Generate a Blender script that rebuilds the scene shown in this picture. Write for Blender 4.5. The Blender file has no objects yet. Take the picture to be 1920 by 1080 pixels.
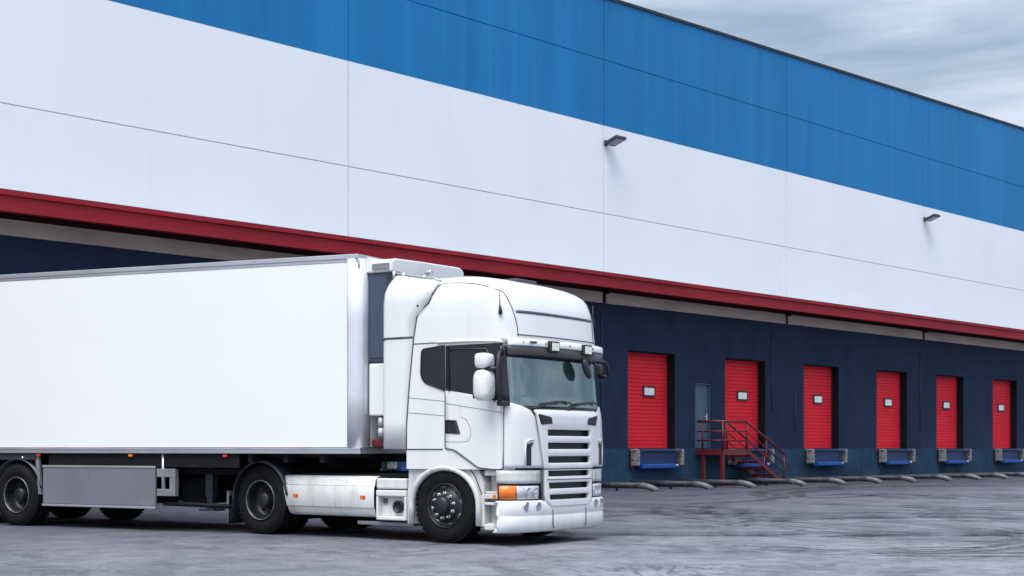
import bpy, bmesh, math, random
from mathutils import Vector, Matrix
random.seed(7)
SC = bpy.context.scene
COL = SC.collection
PI = math.pi
R = math.radians

# ------------------------------------------------------------------ helpers
def lerp(a, b, t): return a + (b - a) * t
def interp(tab, x):
    if x <= tab[0][0]: return tab[0][1]
    for (x0, y0), (x1, y1) in zip(tab, tab[1:]):
        if x <= x1: return lerp(y0, y1, (x - x0) / (x1 - x0))
    return tab[-1][1]

class MB:
    """collects geometry for ONE mesh object; m = material slot of what is added next"""
    def __init__(s, flip=False):
        s.v = []; s.f = []; s.mi = []; s.m = 0; s.flip = flip; s.sm = []; s.smooth = False
    def add(s, verts, faces, smooth=None):
        o = len(s.v)
        s.v += [tuple(p) for p in verts]
        for f in faces:
            s.f.append([i + o for i in f]); s.mi.append(s.m)
            s.sm.append(s.smooth if smooth is None else smooth)
    def box(s, x0, x1, y0, y1, z0, z1, ch=0.0):
        if ch <= 0:
            vs = [(x, y, z) for x in (x0, x1) for y in (y0, y1) for z in (z0, z1)]
            s.add(vs, [(0, 1, 3, 2), (4, 6, 7, 5), (0, 4, 5, 1), (2, 3, 7, 6), (0, 2, 6, 4), (1, 5, 7, 3)])
        else:
            b = bmesh.new(); bmesh.ops.create_cube(b, size=1)
            for v in b.verts:
                v.co = Vector((lerp(x0, x1, v.co.x + .5), lerp(y0, y1, v.co.y + .5), lerp(z0, z1, v.co.z + .5)))
            bmesh.ops.bevel(b, geom=b.edges[:], offset=ch, segments=2, affect='EDGES', profile=.5)
            b.verts.index_update()
            s.add([v.co for v in b.verts], [[v.index for v in f.verts] for f in b.faces])
            b.free()
    def obox(s, c, ax, ay, az, ch=0.0):
        """box about c with half-axis vectors"""
        c = Vector(c); ax, ay, az = Vector(ax), Vector(ay), Vector(az)
        t = MB(); t.box(-1, 1, -1, 1, -1, 1)
        s.add([c + ax * p[0] + ay * p[1] + az * p[2] for p in t.v], t.f)
    def tube(s, pts, r, n=10, cap=True, smooth=True):
        pts = [Vector(p) for p in pts]
        rs = r if isinstance(r, (list, tuple)) else [r] * len(pts)
        vs = []; fs = []
        up = None
        for i, p in enumerate(pts):
            d = (pts[min(i + 1, len(pts) - 1)] - pts[max(i - 1, 0)]).normalized()
            if up is None:
                up = Vector((0, 0, 1)) if abs(d.z) < .9 else Vector((1, 0, 0))
            a = d.cross(up).normalized(); b = a.cross(d).normalized(); up = b
            for k in range(n):
                t = 2 * PI * k / n
                vs.append(p + (a * math.cos(t) + b * math.sin(t)) * rs[i])
        for i in range(len(pts) - 1):
            for k in range(n):
                k2 = (k + 1) % n
                fs.append((i * n + k, i * n + k2, (i + 1) * n + k2, (i + 1) * n + k))
        if cap:
            fs.append(tuple(range(n))[::-1]); fs.append(tuple((len(pts) - 1) * n + k for k in range(n)))
        s.add(vs, fs, smooth)
    def lathe(s, prof, c, axis='y', n=40, sign=1, smooth=True, close=False):
        """prof: list of (along, radius); axis through c"""
        c = Vector(c); vs = []; fs = []
        for (h, r) in prof:
            for k in range(n):
                t = 2 * PI * k / n
                a, b = r * math.cos(t), r * math.sin(t)
                vs.append(c + (Vector((a, h * sign, b)) if axis == 'y' else Vector((h * sign, a, b)) if axis == 'x' else Vector((a, b, h * sign))))
        m = len(prof)
        for i in range(m if close else m - 1):
            j = (i + 1) % m
            for k in range(n):
                k2 = (k + 1) % n
                fs.append((i * n + k, i * n + k2, j * n + k2, j * n + k))
        s.add(vs, fs, smooth)
    def prism(s, poly, fa, fb, smooth=False):
        """polygon extruded between the two placements fa(p), fb(p)"""
        n = len(poly)
        s.add([fa(p) for p in poly] + [fb(p) for p in poly],
              [tuple(range(n)), tuple(range(2 * n - 1, n - 1, -1))] + [(i, (i + 1) % n, n + (i + 1) % n, n + i) for i in range(n)], smooth)
    def grid(s, rows, smooth=True, drop=None, loop=False):
        n = len(rows[0]); vs = [p for r in rows for p in r]; fs = []
        for i in range(len(rows) - 1):
            for k in range(n if loop else n - 1):
                k2 = (k + 1) % n
                if drop and drop(i, k): continue
                fs.append((i * n + k, i * n + k2, (i + 1) * n + k2, (i + 1) * n + k))
        s.add(vs, fs, smooth)
    def build(s, name, mats, parent=None, thick=0, bevel=0, recalc=True):
        me = bpy.data.meshes.new(name)
        v = [(p[0], -p[1], p[2]) for p in s.v] if s.flip else s.v
        me.from_pydata(v, [], s.f)
        for m in (mats if isinstance(mats, (list, tuple)) else [mats]): me.materials.append(m)
        for p, mi, sm in zip(me.polygons, s.mi, s.sm):
            p.material_index = mi; p.use_smooth = sm
        b = bmesh.new(); b.from_mesh(me)
        if recalc: bmesh.ops.recalc_face_normals(b, faces=b.faces[:])
        b.to_mesh(me); b.free(); me.update()
        o = bpy.data.objects.new(name, me); COL.objects.link(o)
        if parent: o.parent = parent
        if thick:
            md = o.modifiers.new('thick', 'SOLIDIFY'); md.thickness = thick; md.offset = 0
        if bevel:
            md = o.modifiers.new('edge', 'BEVEL'); md.width = bevel; md.segments = 2; md.limit_method = 'ANGLE'; md.angle_limit = R(40)
        return o

def tag(o, label=None, cat=None, group=None, kind=None):
    if label: o['label'] = label
    if cat: o['category'] = cat
    if group: o['group'] = group
    if kind: o['kind'] = kind
    return o
def thing(name, label, cat, loc=(0, 0, 0), rz=0, group=None):
    o = bpy.data.objects.new(name, None); COL.objects.link(o)
    o.location = loc; o.rotation_euler = (0, 0, rz)
    o.empty_display_size = .3
    return tag(o, label, cat, group)
def copy_tree(o, parent=None):
    c = o.copy(); COL.objects.link(c); c.parent = parent
    for ch in list(o.children): copy_tree(ch, c)
    return c
def rounded(pts, r, seg=5):
    out = []; n = len(pts)
    rs = r if isinstance(r, (list, tuple)) else [r] * n
    for i in range(n):
        p = Vector((pts[i][0], pts[i][1])); a = Vector(pts[i - 1]); b = Vector(pts[(i + 1) % n])
        da, db = (a - p), (b - p)
        q = min(rs[i], da.length * .45, db.length * .45)
        if q <= 1e-5: out.append((p.x, p.y)); continue
        p0 = p + da.normalized() * q; p1 = p + db.normalized() * q
        for k in range(seg + 1):
            t = k / seg
            z = p0 * (1 - t) ** 2 + p * 2 * t * (1 - t) + p1 * t * t
            out.append((z.x, z.y))
    return out
def patch(mb, poly, fn, nb=10, na=10, smooth=True):
    """fills a polygon (monotone in its 2nd coordinate) with a grid mapped by fn(a, b)"""
    bs = [p[1] for p in poly]; lo, hi = min(bs), max(bs)
    ys = sorted(set([lo + (hi - lo) * k / nb for k in range(nb + 1)] + bs))
    ys = [y for i, y in enumerate(ys) if i == 0 or y - ys[i - 1] > 1e-4]
    rows = []
    e = 1e-6
    for y in ys:
        yy = min(max(y, lo + e), hi - e); xs = []
        for i in range(len(poly)):
            (x0, y0), (x1, y1) = poly[i], poly[(i + 1) % len(poly)]
            if (y0 - yy) * (y1 - yy) <= 0 and abs(y1 - y0) > 1e-12:
                xs.append(x0 + (x1 - x0) * (yy - y0) / (y1 - y0))
        a0, a1 = min(xs), max(xs)
        rows.append([fn(lerp(a0, a1, k / na), y) for k in range(na + 1)])
    mb.grid(rows, smooth)

# ------------------------------------------------------------------ materials
class NT:
    def __init__(s, name):
        s.mat = bpy.data.materials.new(name); s.mat.use_nodes = True
        s.t = s.mat.node_tree; s.n = s.t.nodes; s.b = s.n['Principled BSDF']
        s.co = s.n.new('ShaderNodeTexCoord')
    def new(s, k): return s.n.new(k)
    def link(s, a, b): s.t.links.new(a, b)
    def mapping(s, sc=(1, 1, 1), loc=(0, 0, 0), rot=(0, 0, 0)):
        m = s.new('ShaderNodeMapping'); m.inputs['Scale'].default_value = sc
        m.inputs['Location'].default_value = loc; m.inputs['Rotation'].default_value = rot
        s.link(s.co.outputs['Object'], m.inputs['Vector']); return m.outputs['Vector']
    def noise(s, scale, sc=(1, 1, 1), detail=4, rough=.55, dist=0, loc=(0, 0, 0), rot=(0, 0, 0)):
        n = s.new('ShaderNodeTexNoise'); n.inputs['Scale'].default_value = scale
        n.inputs['Detail'].default_value = detail; n.inputs['Roughness'].default_value = rough
        n.inputs['Distortion'].default_value = dist
        s.link(s.mapping(sc, loc, rot), n.inputs['Vector']); return n.outputs['Fac']
    def ramp(s, fac, a, b, c0=(0, 0, 0, 1), c1=(1, 1, 1, 1)):
        r = s.new('ShaderNodeValToRGB'); e = r.color_ramp.elements
        e[0].position = a; e[1].position = b; e[0].color = c0; e[1].color = c1
        s.link(fac, r.inputs['Fac']); return r.outputs['Color']
    def mix(s, fac, a, b, mode='MIX'):
        m = s.new('ShaderNodeMix'); m.data_type = 'RGBA'; m.blend_type = mode
        for sock, val in ((m.inputs[0], fac), (m.inputs[6], a), (m.inputs[7], b)):
            if hasattr(val, 'is_output'): s.link(val, sock)
            elif isinstance(val, (int, float)): sock.default_value = val
            else: sock.default_value = (*val[:3], 1)
        return m.outputs[2]
    def bump(s, h, strength=.2, dist=.02):
        b = s.new('ShaderNodeBump'); b.inputs['Strength'].default_value = strength; b.inputs['Distance'].default_value = dist
        s.link(h, b.inputs['Height']); s.link(b.outputs['Normal'], s.b.inputs['Normal'])

def mat(name, col, rough=.5, metal=0, var=.12, vscale=3, vstretch=(1, 1, 1), stain=None, bump=0, bscale=40, spec=.5, coat=0):
    """plain procedural surface: base colour, soft tone variation, optional list of stains (colour, scale, stretch, lo, hi, amount)"""
    k = NT(name)
    n = k.noise(vscale, vstretch, 5)
    lo = tuple(c * (1 - var) for c in col); hi = tuple(min(1, c * (1 + var)) for c in col)
    c = k.ramp(n, .3, .7, (*lo, 1), (*hi, 1))
    for i, (sc, ss, st, a, b, amt) in enumerate(stain or []):
        f = k.ramp(k.noise(ss, st, 6, .65, .3, loc=(3.1 * i + 1, 7.7 * i, 2.3)), a, b)
        m = k.new('ShaderNodeMath'); m.operation = 'MULTIPLY'; m.inputs[1].default_value = amt
        k.link(f, m.inputs[0])
        c = k.mix(m.outputs[0], c, sc)
    k.link(c, k.b.inputs['Base Color'])
    k.b.inputs['Roughness'].default_value = rough; k.b.inputs['Metallic'].default_value = metal
    k.b.inputs['Specular IOR Level'].default_value = spec
    if coat: k.b.inputs['Coat Weight'].default_value = coat; k.b.inputs['Coat Roughness'].default_value = .08
    if bump: k.bump(k.noise(bscale, (1, 1, 1), 4), bump, .01)
    return k.mat

M = {}
M['wall_white'] = mat('white_cladding', (.79, .81, .85), .6, 0, .03, .35, (1, 1, .5),
    [((.55, .56, .60), 1.2, (3, 3, .12), .62, .82, .35), ((.62, .64, .70), .25, (1, 1, 1), .5, .8, .25)], .05, 30)
M['wall_blue'] = mat('blue_cladding', (.0095, .168, .405), .55, 0, .13, .3, (1.5, 1.5, .15),
    [((.028, .23, .47), .8, (2.5, 2.5, .06), .52, .76, .6), ((.006, .115, .31), .5, (2, 2, .15), .52, .76, .6)], .05, 30, .2)
M['joint'] = mat('joint_grey', (.60, .52, .45), .8, 0, .2, 6)
M['joint_blue'] = mat('joint_dark_blue', (.012, .15, .36), .8, 0, .2, 6)
M['dock_navy'] = mat('navy_paint', (.0155, .027, .057), .75, 0, .22, .7, (1, 1, .6),
    [((.020, .038, .075), 1.1, (2.5, 2.5, .25), .58, .8, .45), ((.005, .008, .018), .8, (1, 1, 1), .55, .8, .5),
     ((.12, .16, .22), 5, (1, 1, .35), .72, .8, .3)], .1, 12, .12)
M['dock_conduit'] = mat('painted_conduit', (.035, .05, .08), .6, 0, .25, 3, spec=.2)
M['dock_plinth'] = mat('navy_plinth_paint', (.019, .047, .088), .75, 0, .25, 1.2, (1, 1, 1),
    [((.045, .085, .125), 2.2, (1, 1, .5), .54, .75, .6), ((.16, .21, .25), 4.5, (1, 1, .3), .68, .8, .45), ((.008, .012, .025), 1.4, (1, 1, 2), .56, .75, .5)], .15, 14, .15)
M['tan'] = mat('weathered_concrete_beam', (.46, .36, .31), .85, 0, .18, 1.0, (.5, 1, 2),
    [((.22, .17, .15), 1.5, (.6, 1, 2), .5, .75, .5)], .15, 25)
M['red_trim'] = mat('red_trim_paint', (.27, .017, .025), .6, 0, .12, .5, (1, 1, 1), spec=.15, stain=
    [((.16, .012, .018), 1.2, (.5, 1, 3), .55, .8, .45), ((.36, .04, .05), 2, (.3, 1, 4), .6, .8, .4)])
M['red_dark'] = mat('dark_red_paint', (.12, .012, .018), .6, 0, .2, 2)
M['canopy_shade'] = mat('brown_red_paint_and_shade', (.035, .008, .009), .7, 0, .2, 3, spec=.1)  # for the brackets and the painted shade under the canopy
M['red_door'] = mat('red_door_paint', (.70, .021, .038), .55, 0, .08, .8, (1, 1, 3), spec=.15, stain=
    [((.48, .012, .025), 1.5, (1, 1, 2), .55, .8, .4), ((.72, .06, .08), 2.5, (.5, 1, 6), .6, .8, .35)])
M['red_rail'] = mat('red_rail_paint', (.115, .006, .013), .5, 0, .25, 6, (1, 1, 1), [((.09, .01, .01), 8, (1, 1, 1), .55, .7, .6)])
M['coping'] = mat('dark_coping', (.012, .014, .02), .6, 0, .2, 1)
M['steel_door'] = mat('grey_blue_steel_door', (.045, .08, .13), .45, 0, .15, 2, (1, 1, .4))
M['leveller_blue'] = mat('leveller_blue_paint', (.008, .035, .13), .45, 0, .25, 3, (1, 1, 1), [((.01, .015, .03), 5, (1, 1, 1), .55, .72, .6)])
M['lip_blue'] = mat('lip_lit_blue_paint', (.010, .085, .33), .35, 0, .2, 3, (1, 1, 1), [((.02, .05, .12), 5, (1, 1, 1), .58, .75, .6)])  # deck blue made brighter: light on the upturned lip put into the colour
M['bumper_grey'] = mat('worn_dock_bumper', (.21, .215, .215), .8, 0, .3, 8, (1, 1, 1), [((.03, .03, .03), 7, (1, 1, 1), .56, .62, .85)], .3, 20)
M['guide_dark'] = mat('shaded_steel_tube', (.020, .023, .034), .6, .1, .3, 5, (1, 1, 1), [((.13, .14, .16), 6, (1, 1, 1), .55, .75, .5)])  # shade at the dock foot is put into this dark colour
M['guide_end'] = mat('pale_tube_end', (.09, .098, .12), .55, .1, .3, 9, (1, 1, 1), [((.04, .04, .05), 9, (1, 1, 1), .55, .7, .6)])  # end of the same tube in a paler tone
M['lamp_dark'] = mat('lamp_housing_grey', (.035, .037, .05), .5, .2, .2, 8)
M['lamp_glass'] = mat('lamp_glass_grey', (.20, .22, .25), .15, 0, .2, 8)
M['pane_white'] = mat('milky_window_pane', (.80, .80, .76), .25, 0, .15, 4)
M['rubber'] = mat('black_rubber', (.0075, .0075, .009), .8, 0, .25, 6, (1, 1, 1), [((.03, .028, .028), 5, (1, 1, 1), .6, .8, .35)], .15, 40, .15)
M['black'] = mat('black_plastic', (.014, .014, .018), .45, 0, .25, 8)
M['glass_dark'] = mat('dark_tinted_glass', (.014, .012, .016), .12, 0, .15, 3, spec=.35)
M['seam'] = mat('dark_seam', (.07, .07, .08), .8, 0, .2, 10)
GR = (.45, .43, .40)
M['cab_white'] = mat('cab_white_paint', (.70, .70, .71), .28, 0, .02, 1.5, (1, 1, 1),
    [((.50, .49, .48), 1.3, (2, 2, .25), .55, .82, .4), ((.36, .34, .31), 7, (1, 1, .45), .62, .78, .4)], 0, 30, .5, .4)
M['low_white'] = mat('grimy_white_paint', (.64, .64, .64), .42, 0, .05, 2, (1, 1, 1),
    [(GR, 2.2, (1, 1, .35), .44, .70, .65), ((.20, .18, .16), 5, (1, 1, .3), .54, .74, .65), ((.30, .28, .26), 14, (1, 1, 1), .66, .74, .4)])
M['bumper_white'] = mat('bumper_white_paint', (.70, .70, .71), .35, 0, .03, 2, (1, 1, 1),
    [((.42, .40, .38), 2.5, (1, 1, .6), .55, .8, .45), ((.25, .23, .21), 9, (1, 1, .5), .66, .78, .4)])
M['trailer_white'] = mat('trailer_white_panel', (.76, .76, .775), .4, 0, .015, .5)
M['alu'] = mat('brushed_aluminium', (.50, .50, .53), .38, .65, .12, 4, (.2, 1, 1), [((.22, .21, .22), 2.5, (.4, 1, 2), .55, .75, .5)])
M['alu_white'] = mat('pale_aluminium_post', (.66, .67, .72), .3, .35, .08, 3)
M['panel_grey'] = mat('grey_guard_panel', (.17, .175, .21), .55, .2, .08, 1.2, (1, 1, 1),
    [((.10, .10, .11), 3.0, (1, 1, .4), .58, .75, .6), ((.26, .26, .27), 1.1, (1, 1, 1), .5, .7, .4)], .05, 20)
M['chassis'] = mat('black_chassis_paint', (.009, .009, .012), .7, 0, .3, 4, (1, 1, 1), [((.03, .028, .026), 6, (1, 1, 1), .6, .8, .4)], spec=.15)
M['frame_grey'] = mat('grey_steel_frame', (.23, .23, .25), .5, .3, .2, 5, (1, 1, 1), [((.09, .08, .08), 7, (1, 1, 1), .55, .75, .5)])
M['fridge_dark'] = mat('slate_fridge_casing', (.045, .065, .10), .4, .1, .15, 3, (1, 1, .3))
M['guard_dark'] = mat('grey_mudguard_plastic', (.028, .033, .048), .5, 0, .25, 5, (1, 1, 1), [((.14, .14, .15), 4, (1, 1, 1), .58, .8, .4)])
M['rim_dark'] = mat('dark_steel_rim', (.016, .016, .02), .4, .2, .3, 8, (1, 1, 1), [((.10, .10, .11), 9, (1, 1, 1), .58, .75, .5)])
M['rim_grey'] = mat('grey_steel_rim', (.22, .23, .27), .38, .6, .3, 8, (1, 1, 1), [((.06, .06, .06), 7, (1, 1, 1), .55, .75, .6)])
M['chrome'] = mat('bright_metal', (.75, .75, .78), .2, .9, .1, 10)
M['orange'] = mat('orange_lens', (.75, .17, .02), .2, 0, .15, 20)
M['red_lens'] = mat('red_lens', (.55, .03, .02), .2, 0, .15, 20)
M['clear_lens'] = mat('clear_lamp_lens', (.55, .58, .62), .12, .3, .25, 30)
M['fog_lens'] = mat('fog_lamp_lens', (.30, .31, .34), .2, .2, .2, 30)
M['beam_lens'] = mat('roof_lamp_lens', (.80, .80, .74), .15, 0, .12, 25)
M['visor'] = mat('smoked_visor_plastic', (.055, .047, .052), .25, 0, .1, 4)
M['grille_dark'] = mat('grille_mesh_dark', (.014, .016, .024), .5, 0, .3, 20)
M['cabin'] = mat('dark_cabin_trim', (.06, .065, .07), .8, 0, .2, 4)
M['seat_cloth'] = mat('grey_seat_cloth', (.12, .13, .15), .9, 0, .2, 8)
M['curtain'] = mat('pale_cabin_lining', (.30, .33, .35), .9, 0, .15, 5)
M['hose_red'] = mat('red_hose', (.35, .02, .03), .5, 0, .15, 8)
M['hose_blue'] = mat('blue_hose', (.03, .07, .3), .5, 0, .15, 8)

def glass_mat():
    k = NT('windscreen_glass')
    tr = k.new('ShaderNodeBsdfTransparent'); tr.inputs['Color'].default_value = (.62, .74, .76, 1)
    gl = k.new('ShaderNodeBsdfGlossy'); gl.inputs['Roughness'].default_value = .03; gl.inputs['Color'].default_value = (.72, .86, .88, 1)
    df = k.new('ShaderNodeBsdfDiffuse')
    d = k.ramp(k.noise(1.8, (1, 1, .5), 4), .35, .7, (.08, .20, .25, 1), (.22, .30, .31, 1))
    k.link(d, df.inputs['Color'])
    m1 = k.new('ShaderNodeMixShader'); m1.inputs[0].default_value = .34
    k.link(gl.outputs[0], m1.inputs[1]); k.link(df.outputs[0], m1.inputs[2])
    fr = k.new('ShaderNodeFresnel'); fr.inputs['IOR'].default_value = 1.5
    ma = k.new('ShaderNodeMath'); ma.operation = 'ADD'; ma.inputs[1].default_value = .36; ma.use_clamp = True
    k.link(fr.outputs[0], ma.inputs[0])
    m2 = k.new('ShaderNodeMixShader'); k.link(ma.outputs[0], m2.inputs[0])
    k.link(tr.outputs[0], m2.inputs[1]); k.link(m1.outputs[0], m2.inputs[2])
    k.link(m2.outputs[0], k.n['Material Output'].inputs['Surface'])
    return k.mat
M['glass'] = glass_mat()

def ground_mat():
    k = NT('worn_asphalt')
    big = k.noise(.075, (1, 1, 1), 3, .5, .4)
    mid = k.noise(.33, (1, 1, 1), 8, .66, 1.3, rot=(0, 0, .5))
    mid2 = k.noise(.75, (1, .8, 1), 8, .70, 1.8, loc=(5, 2, 0), rot=(0, 0, -.18))
    swirl = k.noise(.30, (1, 1, 1), 3, .5, 3.4, loc=(2, 13, 0))
    fine = k.noise(22, (1, 1, 1), 8, .8)
    c = k.ramp(mid, .34, .68, (.115, .116, .135, 1), (.31, .305, .32, 1))
    c = k.mix(k.ramp(big, .35, .68), c, k.ramp(mid2, .32, .68, (.16, .16, .18, 1), (.38, .375, .385, 1)))
    c = k.mix(.65, c, k.ramp(k.noise(1.7, (.8, 1, 1), 8, .72, 2.2, loc=(1, 9, 0), rot=(0, 0, .12)), .30, .70, (.42, .42, .44, 1), (1.30, 1.30, 1.30, 1)), 'MULTIPLY')
    def over(c, f, lo, hi, amt, col):
        m = k.new('ShaderNodeMath'); m.operation = 'MULTIPLY'; m.inputs[1].default_value = amt
        k.link(k.ramp(f, lo, hi), m.inputs[0]); return k.mix(m.outputs[0], c, col)
    c = over(c, k.noise(.5, (1, .7, 1), 7, .68, 2.0, loc=(11, 4, 0)), .51, .65, .58, (.065, .066, .08))
    c = over(c, k.noise(.9, (.6, 1.5, 1), 7, .7, 1.0, loc=(21, 14, 0)), .60, .70, .5, (.42, .41, .415))
    # thin dark contour swirls left by turning tyres
    sw = k.new('ShaderNodeMath'); sw.operation = 'PINGPONG'; sw.inputs[1].default_value = .045; k.link(swirl, sw.inputs[0])
    m = k.new('ShaderNodeMath'); m.operation = 'MULTIPLY'; k.link(k.ramp(sw.outputs[0], .027, .040), m.inputs[0])
    k.link(k.ramp(k.noise(.6, (1, 1, 1), 5, .65, .5, loc=(4, 4, 4)), .44, .60), m.inputs[1])
    m3 = k.new('ShaderNodeMath'); m3.operation = 'MULTIPLY'; m3.inputs[1].default_value = .7; k.link(m.outputs[0], m3.inputs[0])
    c = k.mix(m3.outputs[0], c, (.06, .06, .07))
    # darkening towards the dock wall, its dimmer light put into the colour, ragged edge
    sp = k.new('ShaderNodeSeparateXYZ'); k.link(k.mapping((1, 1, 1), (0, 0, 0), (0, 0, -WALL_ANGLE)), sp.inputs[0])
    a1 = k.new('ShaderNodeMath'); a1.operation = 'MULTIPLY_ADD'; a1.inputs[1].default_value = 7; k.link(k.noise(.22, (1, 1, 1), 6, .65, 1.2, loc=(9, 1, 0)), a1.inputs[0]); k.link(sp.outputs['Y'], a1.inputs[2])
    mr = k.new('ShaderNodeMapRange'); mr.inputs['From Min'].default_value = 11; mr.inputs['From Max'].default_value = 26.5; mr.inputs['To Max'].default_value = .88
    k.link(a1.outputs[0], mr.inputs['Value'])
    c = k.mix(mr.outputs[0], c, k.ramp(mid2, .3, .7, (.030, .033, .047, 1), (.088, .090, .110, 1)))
    c = k.mix(.75, c, k.ramp(fine, .3, .7, (.55, .55, .56, 1), (1.35, 1.35, 1.35, 1)), 'MULTIPLY')
    c = k.mix(1.0, c, (.84, .86, .94), 'MULTIPLY')
    k.link(c, k.b.inputs['Base Color']); k.b.inputs['Roughness'].default_value = .6
    k.b.inputs['Specular IOR Level'].default_value = .3
    h = k.new('ShaderNodeMath'); h.operation = 'ADD'; k.link(fine, h.inputs[0]); k.link(mid2, h.inputs[1])
    k.bump(h.outputs[0], .35, .012)
    return k.mat
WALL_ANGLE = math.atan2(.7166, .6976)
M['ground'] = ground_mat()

def mark_mat():
    k = NT('tyre_rubber_mark')
    k.b.inputs['Base Color'].default_value = (.035, .035, .042, 1); k.b.inputs['Roughness'].default_value = .7
    n1 = k.ramp(k.noise(1.3, (1, 1, 1), 5, .6), .36, .60); n2 = k.ramp(k.noise(9, (1, 1, 1), 5, .7), .28, .62)
    m = k.new('ShaderNodeMath'); m.operation = 'MULTIPLY'; k.link(n1, m.inputs[0]); k.link(n2, m.inputs[1])
    m2 = k.new('ShaderNodeMath'); m2.operation = 'MULTIPLY'; m2.inputs[1].default_value = .9; k.link(m.outputs[0], m2.inputs[0])
    tr = k.new('ShaderNodeBsdfTransparent'); mx = k.new('ShaderNodeMixShader')
    k.link(m2.outputs[0], mx.inputs[0]); k.link(tr.outputs[0], mx.inputs[1]); k.link(k.b.outputs[0], mx.inputs[2])
    k.link(mx.outputs[0], k.n['Material Output'].inputs['Surface'])
    return k.mat
M['mark'] = mark_mat()

# ------------------------------------------------------------------ ground and marks
g = MB(); n = 24; S = 220
g.add([(-S, -S + 60, 0), (S, -S + 60, 0), (S, S + 60, 0), (-S, S + 60, 0)], [(0, 1, 2, 3)])
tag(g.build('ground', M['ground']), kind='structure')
tm = MB(); rnd = random.Random(21)
def arc_mark(cx, cy, r, a0, a1, w, z):
    n = max(8, int(abs(a1 - a0) * r / .5)); rows = []
    for i in range(n + 1):
        a = lerp(a0, a1, i / n); e = min(1, i / 3, (n - i) / 3) if n > 8 else 1
        ww = w * (.35 + .65 * e)
        rows.append([(cx + (r + s * ww / 2) * math.cos(a), cy + (r + s * ww / 2) * math.sin(a), z) for s in (-1, 1)])
    tm.grid(rows, False)
zz = .004
for i in range(60):
    cx, cy = rnd.uniform(-6, 26), rnd.uniform(16, 48)
    r = rnd.choice([rnd.uniform(2.2, 5), rnd.uniform(5, 11), rnd.uniform(12, 30)])
    a0 = rnd.uniform(0, 2 * PI); sp = rnd.uniform(.6, 2.2) * min(1, 9 / r)
    w = rnd.uniform(.22, .75)
    for q in range(rnd.choice([1, 2, 2])):
        arc_mark(cx, cy, r + q * rnd.uniform(.9, 1.3), a0 + rnd.uniform(-.1, .1), a0 + sp, w, zz); zz += .0004
for i in range(26):
    cx, cy = rnd.uniform(2.5, 11), rnd.uniform(19, 26); r = rnd.uniform(.9, 4.5); a0 = rnd.uniform(0, 2 * PI); sp = rnd.uniform(.9, 2.6)
    w_ = rnd.uniform(.10, .22)
    for q in range(rnd.choice([2, 2, 3])):
        arc_mark(cx, cy, r + q * w_ * rnd.uniform(1.6, 2.2), a0 + rnd.uniform(-.15, .15), a0 + sp * rnd.uniform(.7, 1), w_, zz); zz += .0004
tag(tm.build('tyre_marks', M['mark'], recalc=False), kind='stuff')

# ------------------------------------------------------------------ warehouse (local x along the wall, y into the building)
WA = math.atan2(.7166, .6976)
WO = Vector((-39.7, 0, 0)); WD = Vector((.6976, .7166, 0)); WI = Vector((-.7166, .6976, 0))
def wpt(s, y, z=0): return WO + WD * s + WI * y + Vector((0, 0, z))
P = 10.15; S0 = 50.84
edges = [S0 + P * k for k in range(-3, 9)]
SL, SR = edges[0], edges[-1]
def ztop(s): return 15.25 + (s - 61.3) * .02542
wh = thing('warehouse', 'long warehouse with white and blue upper wall, red canopy strip and navy dock wall', 'warehouse', tuple(WO), WA)
G = .024
up = MB(); bl = MB()
for a, b in zip(edges, edges[1:]):
    for z0, z1 in ((5.78, 8.55), (8.55, 11.28)):
        up.box(a + G / 2, b - G / 2, 0, .023, z0 + (G / 2 if z0 > 6 else 0), z1 - (G / 2 if z1 < 9 else 0))
    bl.box(a + G / 2, b - G / 2, -.003, .018, 11.284, 13.32 - G / 2)
    za, zb = ztop(a), ztop(b)
    bl.prism([(a + G / 2, 13.32 + G / 2), (b - G / 2, 13.32 + G / 2), (b - G / 2, zb), (a + G / 2, za)],
             lambda p: (p[0], -.003, p[1]), lambda p: (p[0], .018, p[1]))
up.build('upper_wall', M['wall_white'], wh); bl.build('blue_band', M['wall_blue'], wh)
inn = MB(); inn.box(SL, SR, .025, 40, 5.9, 11.26); inn.box(SL, SR, .8, 40, 0, 5.89); inn.m = 1
inn.prism([(SL, 11.27), (SR, 11.27), (SR, ztop(SR) - .05), (SL, ztop(SL) - .05)], lambda p: (p[0], .02, p[1]), lambda p: (p[0], 40, p[1]))
inn.build('wall_backing', [M['joint'], M['joint_blue']], wh)
cp = MB(); cp.prism([(SL - .05, ztop(SL) - .02), (SR + .05, ztop(SR) - .02), (SR + .05, ztop(SR) + .07), (SL - .05, ztop(SL) + .07)],
                    lambda p: (p[0], -.05, p[1]), lambda p: (p[0], .35, p[1]))
cp.build('roof_coping', M['coping'], wh)
# tan beams below the red canopy, one per bay, dark gap at every joint
tb = MB()
for a, b in zip(edges, edges[1:]):
    tb.box(a + .09, b - .09, -.035, .16, 5.76, 6.10)
tb.build('canopy_beam', M['tan'], wh)
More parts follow.
